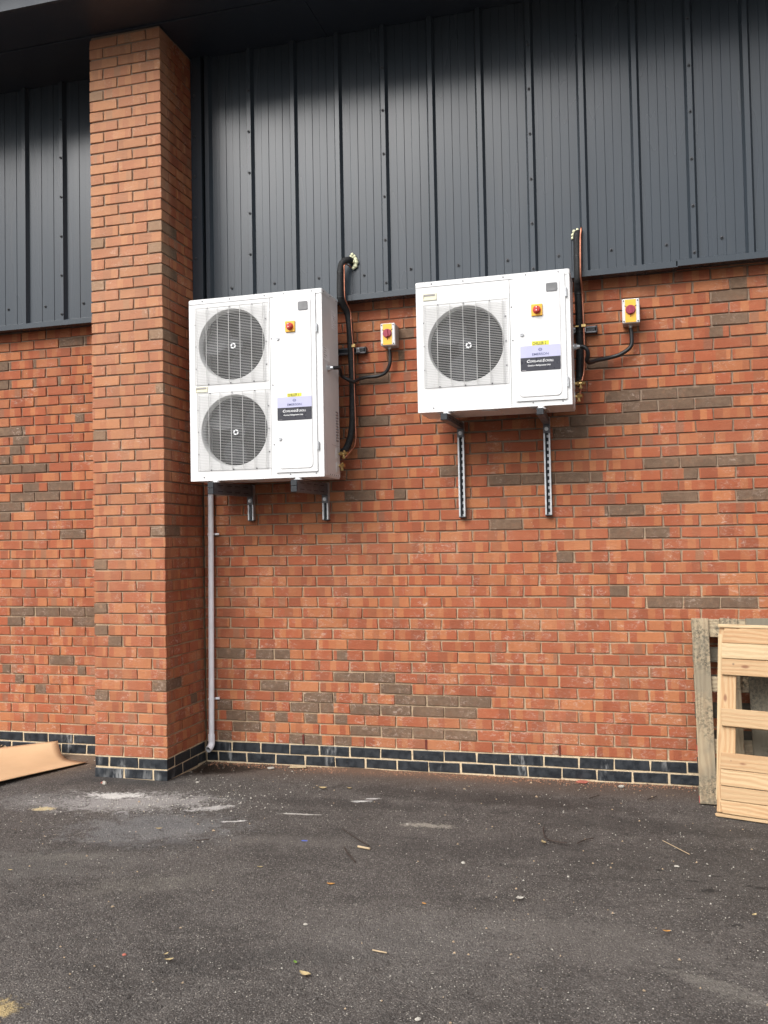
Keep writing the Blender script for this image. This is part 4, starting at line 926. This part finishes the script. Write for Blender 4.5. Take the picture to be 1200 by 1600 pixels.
# isolator switches
def isolator(label, x0, x1, z0, z1):
    t = thing('isolator_switch', label, 'isolator switch', ((x0+x1)/2, -.06, z0), 'red and yellow isolator switches on the brick wall')
    m = MB(); m.box(x0, x1, -.088, -.003, z0, z1, .004); m.build('switch_box', 'box_grey', t)
    m = MB(); m.box(x0-.001, x1+.001, -.120, -.0885, z0-.001, z1+.001, .004); m.build('box_lid', 'face_grey', t)
    w = x1-x0; cx, cz = (x0+x1)/2-.002, (z0+z1)/2+.006
    m = MB(); m.box(cx-w*.32, cx+w*.32, -.1225, -.1203, z0+.004, z1-.004); pl = m.build('yellow_plate', 'yellow', t)
    m = MB(); m.cyl((cx, -.1225, cz), (0, -1, 0), .031, .006, 28); m.cyl((cx, -.1285, cz), (0, -1, 0), .029, .007, 28, .027); kb = m.build('knob', 'darkred_knob', t)
    m = MB(); a = rad(8); c_, s_ = math.cos(a), math.sin(a); plate(m, [(cx+u*c_-v*s_, cz+u*s_+v*c_) for u, v in rrect(-.0065, .0065, -.026, .026, .004, 3)], -.147, -.1355); m.build('knob_grip', 'darkred_knob', t)
    m = MB()
    for ang in (38, 142, 270):
        a = rad(ang); c_, s_ = math.cos(a), math.sin(a); plate(m, [(cx+u*c_-v*s_, cz+u*s_+v*c_) for u, v in ((.030, -.0022), (.046, -.0022), (.046, .0022), (.030, .0022))], -.1235, -.1226)
    m.build('dial_marks', 'ink', pl)
    m = MB()
    for (u, v) in ((x0+.009, z0+.010), (x1-.010, z0+.010), (x0+.009, z1-.012), (x1-.010, z1-.012)): m.cyl((u, -.1201, v), (0, -1, 0), .0042, .002, 10)
    m.build('lid_screws', 'ink', t)
    m = MB(); gx = cx-.003; m.cyl((gx, -.06, z0), (0, 0, -1), .0155, .008, 6, None, False); m.cyl((gx, -.06, z0-.008), (0, 0, -1), .0125, .014, 14, .011); m.build('cable_gland', 'galv', t)
    return gx
g1 = isolator('red and yellow isolator switch right of the tall unit, with darker side showing', .762, .862, 2.940, 3.092)
g2 = isolator('red and yellow isolator switch on the far right, near the cladding edge', 2.375, 2.481, 2.962, 3.117)
def conduit(label, pts, r=.0125):
    t = thing('flexible_conduit', label, 'flexible conduit', pts[0], 'black flexible conduits to the isolators')
    s = spline(pts, 14); rr = [r*(1.0 if i % 2 else .90) for i in range(len(s))]
    m = MB(); m.tube(s, rr, 12); m.build('conduit_hose', 'conduit', t); return t
conduit('black conduit sagging behind the lagged pipe to the tall unit', [(g1, -.06, 2.922), (g1+.004, -.06, 2.88), (g1, -.06, 2.82), (.775, -.05, 2.768), (.715, -.045, 2.745), (.640, -.05, 2.742), (.593, -.085, 2.726), (.572, -.14, 2.700), (.548, -.165, 2.705), (.500, -.20, 2.735), (.52, -.30, 2.765), (.530, -.37, 2.757), (.507, -.400, 2.752)])
conduit('black conduit looping down from the far right isolator to the short unit', [(g2, -.06, 2.942), (g2+.006, -.06, 2.89), (g2-.002, -.06, 2.82), (2.355, -.055, 2.776), (2.28, -.06, 2.757), (2.205, -.10, 2.738), (2.165, -.150, 2.718), (2.148, -.185, 2.728), (2.157, -.205, 2.757), (2.150, -.215, 2.790), (2.128, -.215, 2.810), (2.107, -.215, 2.812)], .0140)

# white waste pipe
t = thing('waste_pipe', 'white plastic waste pipe running down in the corner beside the pier', 'drain pipe', (-.588, -.045, .11))
m = MB(); m.tube([(-.5765, -.042, 2.03), (-.580, -.042, 1.60), (-.590, -.042, .60), (-.595, -.042, .165)], .0205, 20); m.build('pipe', 'pvc', t)
m = MB(); m.cyl((-.595, -.042, .205), (0, 0, -1), .0245, .040, 20); m.tube(spline([(-.595, -.042, .17), (-.595, -.043, .138), (-.597, -.060, .115), (-.602, -.085, .104)], 5), .0240, 20, False)
m.build('elbow', 'pvc', t)
m = MB(); n = 20; v = []; d = Vector((-.005, -.025, -.011)).normalized(); a_ = d.orthogonal().normalized(); b_ = d.cross(a_); c0 = Vector((-.602, -.085, .104))
for rr, dd in ((.0240, 0.), (.0190, .0005), (.0185, -.04)):
    for i in range(n): q = 2*math.pi*i/n; v.append(c0+d*dd+rr*(math.cos(q)*a_+math.sin(q)*b_))
m.add(v, [(k*n+i, (k+1)*n+i, (k+1)*n+(i+1) % n, k*n+(i+1) % n) for k in range(2) for i in range(n)]); m.build('open_mouth', 'face_grey', t)
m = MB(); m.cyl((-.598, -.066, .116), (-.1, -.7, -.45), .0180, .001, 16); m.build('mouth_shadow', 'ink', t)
for z, x in ((1.664, -.5795), (.462, -.592)):
    m = MB(); v = []; n = 16
    for dz in (-.007, .007):
        for i in range(n): a = 2*math.pi*i/n; v.append((x+.0235*math.cos(a), -.042+.0235*math.sin(a), z+dz))
    m.add(v, [(i, (i+1) % n, n+(i+1) % n, n+i) for i in range(n)]); m.box(x+.018, x+.052, -.020, -.008, z-.008, z+.008, .002); m.cyl((x+.040, -.020, z), (0, -1, 0), .005, .003, 8); m.build('pipe_clip', 'pvc', t)

# ------------------------------------------------------------------ pallets
def pallet(label, origin, yaw, lean, deck, under, stringers, blocks, rear, mats):
    """local frame: x right along the face, y into the pallet, z up the face"""
    t = thing('pallet', label, 'pallet', origin, 'wooden pallets leaning on the wall')
    t.rotation_euler = (Matrix.Rotation(yaw, 3, 'Z') @ Matrix.Rotation(-lean, 3, 'X')).to_euler(); ORG[t] = Vector((0, 0, 0))
    r = random.Random(len(label))
    def board(name, x0, x1, z0, z1, y0, y1, mat, corner=False):
        long_x = (x1-x0) >= (z1-z0); cx, cy, cz = (x0+x1)/2, (y0+y1)/2, (z0+z1)/2
        lx, lz, ly = (x1-x0)/2, (z1-z0)/2, (y1-y0)/2
        m = MB()
        if long_x:
            pts = [(-lx, -lz), (lx, -lz), (lx, lz), (-lx, lz)]
        else: pts = [(-lz, -lx), (lz, -lx), (lz, lx), (-lz, lx)]
        A, B = max(lx, lz), min(lx, lz)
        m.box(-A, A, -ly, ly, -B, B, .0022)
        vs = m.v; js = {}
        for i, v in enumerate(vs):
            k = (v[0] > 0, v[1] > 0, v[2] > 0)
            if k not in js: js[k] = (r.uniform(-.003, .003), r.uniform(-.001, .001), r.uniform(-.0018, .0018))
            q = js[k]; vv = [v[0]+q[0], v[1]+q[1], v[2]+q[2]]
            if corner == 'top' and v[0] < 0 and v[2] > 0: vv[0] += .012; vv[2] -= .003
            if corner == 'bot' and v[0] < 0 and v[2] < 0: vv[0] += .014; vv[2] += .003
            vs[i] = tuple(vv)
        o = m.build(name, mat, t, world=True); o.location = (cx, cy, cz)
        if not long_x: o.rotation_euler = (0, -math.pi/2, 0)
        return o
    for d in deck: board('deck_board', *d)
    for d in stringers: board('stringer_board', *d)
    for d in blocks:
        x0, x1, z0, z1, y0, y1, mat = d; m = MB(); m.box(-(x1-x0)/2, (x1-x0)/2, -(y1-y0)/2, (y1-y0)/2, -(z1-z0)/2, (z1-z0)/2, .002); o = m.build('block', mat, t, world=True); o.location = ((x0+x1)/2, (y0+y1)/2, (z0+z1)/2)
    for d in rear: board('bottom_board', *d)
    return t, board
# back pallet: grey weathered, boards upright
N, O, D = 'new_wood', 'old_wood', 'old_wood_shaded'
Ha = 1.098
dk = []
xs_ = [(0, .098), (.163, .262), (.312, .448), (.52, .62), (.68, .80), (.86, .96)]
for i, (a, b) in enumerate(xs_): dk.append((a, b, .0, Ha, 0, .020, O if i in (0, 1) else D))  # boards behind the front pallet take the shaded wood tone
st = [(.005, .965, a, b, .0205, .041, O) for a, b in ((.985, 1.095), (.655, .745), (.29, .375), (.0, .09))]
bl = [(x, x+.095, z, z+.09, .0415, .12, D) for x in (.01, .44, .86) for z in (.0, .5, 1.0)]
rr = [(.005, .965, a, a+.095, .1205, .140, D) for a in (.003, .17, .335, .5, .67, .84, 1.0)]  # extra dark rear boards added to paint shade in the pallet gaps
pA, bd = pallet('grey mould-stained pallet with upright boards, leaning behind the new one', (2.7395, -.405, .008), 0., rad(13.0), dk, None, st, bl, rr, None)
m = MB(); m.box(-.0042, -.001, .002, .018, .005, .045); o = m.build('red_paint_mark', 'red_mark', pA, world=True)
m = MB(); m.box(-.0042, -.001, .002, .018, .30, .335); o = m.build('red_paint_mark', 'red_mark', pA, world=True)
# front pallet: new, yellow, boards level
Hb = 1.085; W2 = 1.0
rows_ = [(1.045, 1.069-.001, 1)]
dk = []
zz = [(.975, 1.062), (.885, .972), (.790, .882), (.500, .598), (.2625, .352), (.171, .2595), (.092, .168), (.016, .0895)]
for i, (a, b) in enumerate(zz): dk.append((.026, W2, a, b, 0, .020, N, 'top' if i == 0 else ('bot' if i == 7 else False)))
st = [(.004, .100, .022, Hb-.024, .0205, .040, N), (.45, .55, .022, Hb-.024, .0205, .040, N), (.90, .996, .022, Hb-.024, .0205, .040, N)]
bl = [(x, x+.095, z, z+.09, .0405, .118, N) for x in (.005, .4525, .90) for z in (.002, .495, Hb-.095)]
rr = [(.0, W2, .0, .095, .1185, .138, N), (.0, W2, .495, .585, .1185, .138, N), (.0, W2, Hb-.095, Hb, .1185, .138, N)]
pB, bd = pallet('new yellow pine pallet with level boards, leaning in front at the right edge', (2.803, -.618, .006), rad(-17), rad(11.5), dk, None, st, bl, rr, None)
# the lighter outer frame seen past the ends of the deck boards
bd('edge_board', -.001, .0255, .085, 1.028, .0205, .0395, N); bd('edge_board', .0, W2, -.002, .015, .0005, .019, N); bd('edge_board', .0, W2, 1.064, Hb, .0005, .019, N)

# ------------------------------------------------------------------ cardboard sheet
def sheet():
    A, B = Vector((-1.850, -.095, .118)), Vector((-1.495, -.235, .012))   # right edge: raised corner and tip on the ground
    C, Dd = Vector((-2.02, -1.80, .035)), Vector((-2.85, -.62, .055))
    nu, nv = 20, 20; top = []; 
    for j in range(nv+1):
        v = j/nv
        for i in range(nu+1):
            u = i/nu
            p = (A*(1-v)+B*v)*(1-u)+(Dd*(1-v)+C*v)*u
            sag = -.055*math.sin(math.pi*v)*(1-u)**1.1          # the right edge curls up to its far corner
            inn = -.055*math.sin(math.pi*v)*(1-u)**2.2
            p = p+Vector((inn, inn*.15, sag+.016*math.sin(math.pi*v*.9)*u*1.5+.012*math.sin(math.pi*u)*v)); p.z = max(p.z, .006); top.append(p)
    T = Vector((0, 0, -.004)); N_ = len(top); v = top+[p+T for p in top]; w = nu+1; f = []
    for j in range(nv):
        for i in range(nu): a = j*w+i; f += [(a, a+1, a+w+1, a+w), (N_+a+w, N_+a+w+1, N_+a+1, N_+a)]
    for i in range(nu): f += [(i, N_+i, N_+i+1, i+1), (nv*w+i+1, N_+nv*w+i+1, N_+nv*w+i, nv*w+i)]
    for j in range(nv): f += [(j*w, (j+1)*w, N_+(j+1)*w, N_+j*w), (j*w+nu, N_+j*w+nu, N_+(j+1)*w+nu, (j+1)*w+nu)]
    m = MB(); m.add(v, f, True); o = m.build('cardboard_sheet', 'card'); tag(o, 'tan cardboard sheet with a curled corner lying on the asphalt left of the pier', 'cardboard')
sheet()

# ------------------------------------------------------------------ small debris
def leaf(label, x, y, s, mat, rz, curl=.16):
    s *= .8
    m = MB(); v = []; n = 6
    for i in range(n+1):
        q = i/n; w = s*.28*math.sin(math.pi*min(1, q*.95+.03)); xx = (q-.5)*s; h = curl*s*(2*q-1)**2
        v += [(xx, -w, .004+h+.3*w), (xx, 0, .003+h), (xx, w, .004+h+.3*w)]
    f = []
    for i in range(n): a = 3*i; f += [(a, a+3, a+4, a+1), (a+1, a+4, a+5, a+2)]
    m.add(v, f, True); o = m.build('leaf', mat); o.location = (x, y, .002); o.rotation_euler = (rng.uniform(-.15, .15), 0, rz); tag(o, label, 'leaf', 'fallen leaves on the asphalt')
for a in ((-.21, -1.48, .05, 'leaf_tan', .3, 'pale tan leaf below the pier'),
          (.99, -2.03, .05, 'leaf_orange', .1, 'brown curled leaf near the middle of the yard'),
          (1.46, -2.15, .032, 'leaf_orange', -.5, 'small bright orange leaf right of the yard\'s middle'),
          (1.10, -2.78, .030, 'leaf_green', -.9, 'small green leaf near the bottom edge'),
          (1.17, -2.86, .065, 'leaf_tan', -.3, 'long pale leaf just below the green one'),
          (.62, -2.87, .045, 'leaf_tan', .5, 'curled tan leaf at lower left'),
          (.585, -2.83, .03, 'leaf_tan', 1.2, 'tiny upright leaf beside the curled tan one'),
          (.58, -1.90, .04, 'leaf_tan', .1, 'crumpled leaf left of the middle'),
          (1.90, -1.26, .055, 'leaf_tan', -1., 'ragged tan leaf at the end of the bent twig'),
          (2.83, -1.96, .035, 'leaf_tan', .8, 'folded leaf at the right edge of the yard'),
          (2.47, -2.20, .04, 'leaf_orange', .1, 'thin dry leaf at lower right'),
          (1.86, -2.0, .045, 'stone_pale', .3, 'whitish flake lying right of the middle'),
          (.43, -.53, .07, 'leaf_tan', .1, 'yellow strip of leaf near the wall foot'),
          (.60, -.50, .05, 'leaf_tan', -.2, 'dull leaf near the wall foot, right of the yellow strip'),
          (-.62, -2.2, .03, 'leaf_tan', .2, 'little pale leaf at far left')):
    leaf(a[5], a[0], a[1], a[2], a[3], a[4])
def twig(label, pts, r, mat='twig', cat='twig'):
    m = MB(); m.tube(spline([(p[0], p[1], .004+r) for p in pts], 3), [r]*(3*(len(pts)-1)+1), 6); o = m.build('twig', mat); tag(o, label, cat, 'twigs on the asphalt')
twig('long thin reddish twig in front of the tall unit', [(.80, -1.27), (.90, -1.38), (1.02, -1.50)], .003)
twig('short dark stick crossing below the long reddish twig', [(.90, -1.55), (.95, -1.64), (1.02, -1.74)], .004)
twig('bent dark twig with a hook on the right half of the yard', [(1.88, -1.02), (1.885, -1.10), (1.91, -1.20), (1.97, -1.24), (2.02, -1.245)], .004)
twig('short black stick near the wall foot, right side', [(2.10, -.42), (2.16, -.34)], .003)
twig('short black stick near the pallets', [(2.44, -.38), (2.50, -.29)], .003)
twig('small curved black stick mid right', [(2.07, -1.24), (2.11, -1.17), (2.15, -1.14)], .003)
twig('pale straw lying in front of the pallets', [(2.50, -1.10), (2.62, -1.28)], .0018, 'wood_pale', 'straw')
twig('little pale wood sliver at bottom centre', [(1.36, -2.62), (1.42, -2.63)], .003, 'wood_pale', 'splinter')
twig('pale wood splinter by the dark stick', [(.97, -1.53), (1.04, -1.55)], .006, 'wood_pale', 'splinter')
twig('dark twig fragment left of the middle', [(.09, -1.62), (.15, -1.58)], .003)
def stone(label, x, y, s, mat, cat='stone', flat=.6, name='stone'):
    s *= .8; flat *= .8
    m = MB(); r = random.Random(int(x*1000)+7); nu, nv = 7, 5; v = []
    for j in range(nv+1):
        for i in range(nu):
            a = 2*math.pi*i/nu; b = math.pi*j/nv; q = s*r.uniform(.78, 1.15); v.append((q*math.sin(b)*math.cos(a), q*.75*math.sin(b)*math.sin(a), q*flat*math.cos(b)+s*flat*.7))
    m.add(v, [(j*nu+i, (j+1)*nu+i, (j+1)*nu+(i+1) % nu, j*nu+(i+1) % nu) for j in range(nv) for i in range(nu)]); o = m.build(name, mat); o.location = (x, y, -.003); tag(o, label, cat)
stone('pale round pebble at the foot of the blue bricks on the right', 2.29, -.11, .026, 'stone_pale')
stone('broken orange brick chip against the wall foot, mid right', 2.04, -.045, .055, 'brick_bit', 'brick chip', .25, 'brick_chip')
stone('dark red broken brick lump in front of the pier', -1.05, -.72, .030, 'brick_bit', 'brick lump', .8, 'brick_lump')
stone('pale mortar flake on top of the brick lump before the pier', -1.03, -.745, .022, 'stone_pale', 'mortar flake', 1.5, 'mortar_flake')
stone('white stone at lower centre of the yard', 1.02, -2.45, .014, 'stone_pale')
stone('white pebble at the very bottom of the yard', 1.64, -3.05, .014, 'stone_pale')
stone('pale stone lying close to the orange leaf', 1.54, -1.62, .016, 'stone_pale')
stone('white stone in front of the pallets', 2.55, -1.44, .018, 'stone_pale', flat=.3)
stone('small brown stone at lower left', .42, -2.86, .012, 'brick_bit')
stone('white chip beside the brown puddle', -.45, -.55, .016, 'stone_pale')
m = MB(); m.box(-.016, .016, -.004, .004, 0, .006, .001); o = m.build('plastic_scrap', 'blue_plastic'); o.location = (.66, -1.49, 0); o.rotation_euler = (0, 0, .1); tag(o, 'tiny blue and white plastic scrap in mid yard', 'plastic scrap')
# flat wood and mortar offcuts near the wall
for (x, y, l, w, rz, mt, lb) in ((.08, -.055, .12, .03, .25, 'wood_pale', 'flat splinter of wood against the blue bricks'), (-.10, -.12, .045, .03, .7, 'stone_pale', 'mortar crumb near the waste pipe')):
    m = MB(); m.box(-l/2, l/2, -w/2, w/2, 0, .010, .003); o = m.build('offcut', mt); o.location = (x, y, .0); o.rotation_euler = (.05, 0, rz); tag(o, lb, 'offcut')
# rubble heap behind the sheet
m = MB(); r = random.Random(8)
for i in range(90):
    x, y = -2.40+r.gauss(0, .13), -.08+r.gauss(0, .05); s = r.uniform(.008, .022); z = max(0, .05-.25*abs(x+2.42)-.3*abs(y+.07))+s*.3
    if y > -.02: y = -.03
    q = [(x+s*r.uniform(-1, 1), y+s*r.uniform(-1, 1), z+s*r.uniform(-.6, .9)) for _ in range(6)]; m.add(q, [(0, 1, 2), (0, 2, 3), (0, 3, 4), (1, 2, 5), (3, 4, 5), (0, 1, 4), (2, 3, 5), (1, 4, 5)])
o = m.build('rubble', 'sand'); tag(o, 'sandy rubble heaped against the wall behind the cardboard', 'rubble', kind='stuff')
# loose grit: thousands of tiny angular stones
def grit(name, n, seed, mat, smin, smax, region, label):
    r = random.Random(seed); V = []; F = []
    for i in range(n):
        x, y = region(r); s = r.uniform(smin, smax)*(1 if r.random() < .93 else 1.7); k = len(V); a = r.uniform(0, 6.28)
        for q in range(4): V.append((x+s*math.cos(a+q*1.57+r.uniform(-.4, .4)), y+s*.8*math.sin(a+q*1.57+r.uniform(-.4, .4)), -.001))
        V.append((x+r.uniform(-.3, .3)*s, y+r.uniform(-.3, .3)*s, s*r.uniform(.5, 1.1)))
        F += [(k, k+1, k+4), (k+1, k+2, k+4), (k+2, k+3, k+4), (k+3, k, k+4)]
    m = MB(); m.v = V; m.f = F; m.sm = [False]*len(F); o = m.build(name, mat); tag(o, label, kind='stuff')
def area(r):
    while True:
        x, y = r.uniform(-2.2, 3.4), -abs(r.betavariate(1.1, 1.3))*3.9-.02
        if not (PX0-.02 < x < PX1+.02 and y > -PD-.01): return x, y
def foot(r):
    x = r.uniform(-.6, 3.3); return x, -.008-abs(r.gauss(0, .06))
def near_pier(r):
    while True:
        x, y = r.gauss(-.7, .5), r.gauss(-.85, .17)
        if not (PX0-.02 < x < PX1+.02 and y > -PD-.01) and y < -.1: return x, y
grit('pale_grit', 2200, 1, 'stone_pale', .0015, .0042, area, 'scattered pale grit on the asphalt')
grit('dark_grit', 5000, 2, MAT['asphalt'], .002, .006, area, 'loose dark chippings on the asphalt')
simple('foot_dust', (.26, .13, .075), .95, var=.4, vs=80); simple('tan_grit', (.30, .22, .14), .9, var=.3, vs=80)
grit('brick_dust_crumbs', 2600, 3, 'foot_dust', .0015, .005, foot, 'orange brick crumbs along the foot of the wall')
grit('mortar_crumbs', 700, 4, 'stone_pale', .002, .006, near_pier, 'pale mortar crumbs in front of the pier')
grit('tan_chips', 300, 6, 'tan_grit', .003, .007, area, 'tan wood and stone chips on the asphalt')
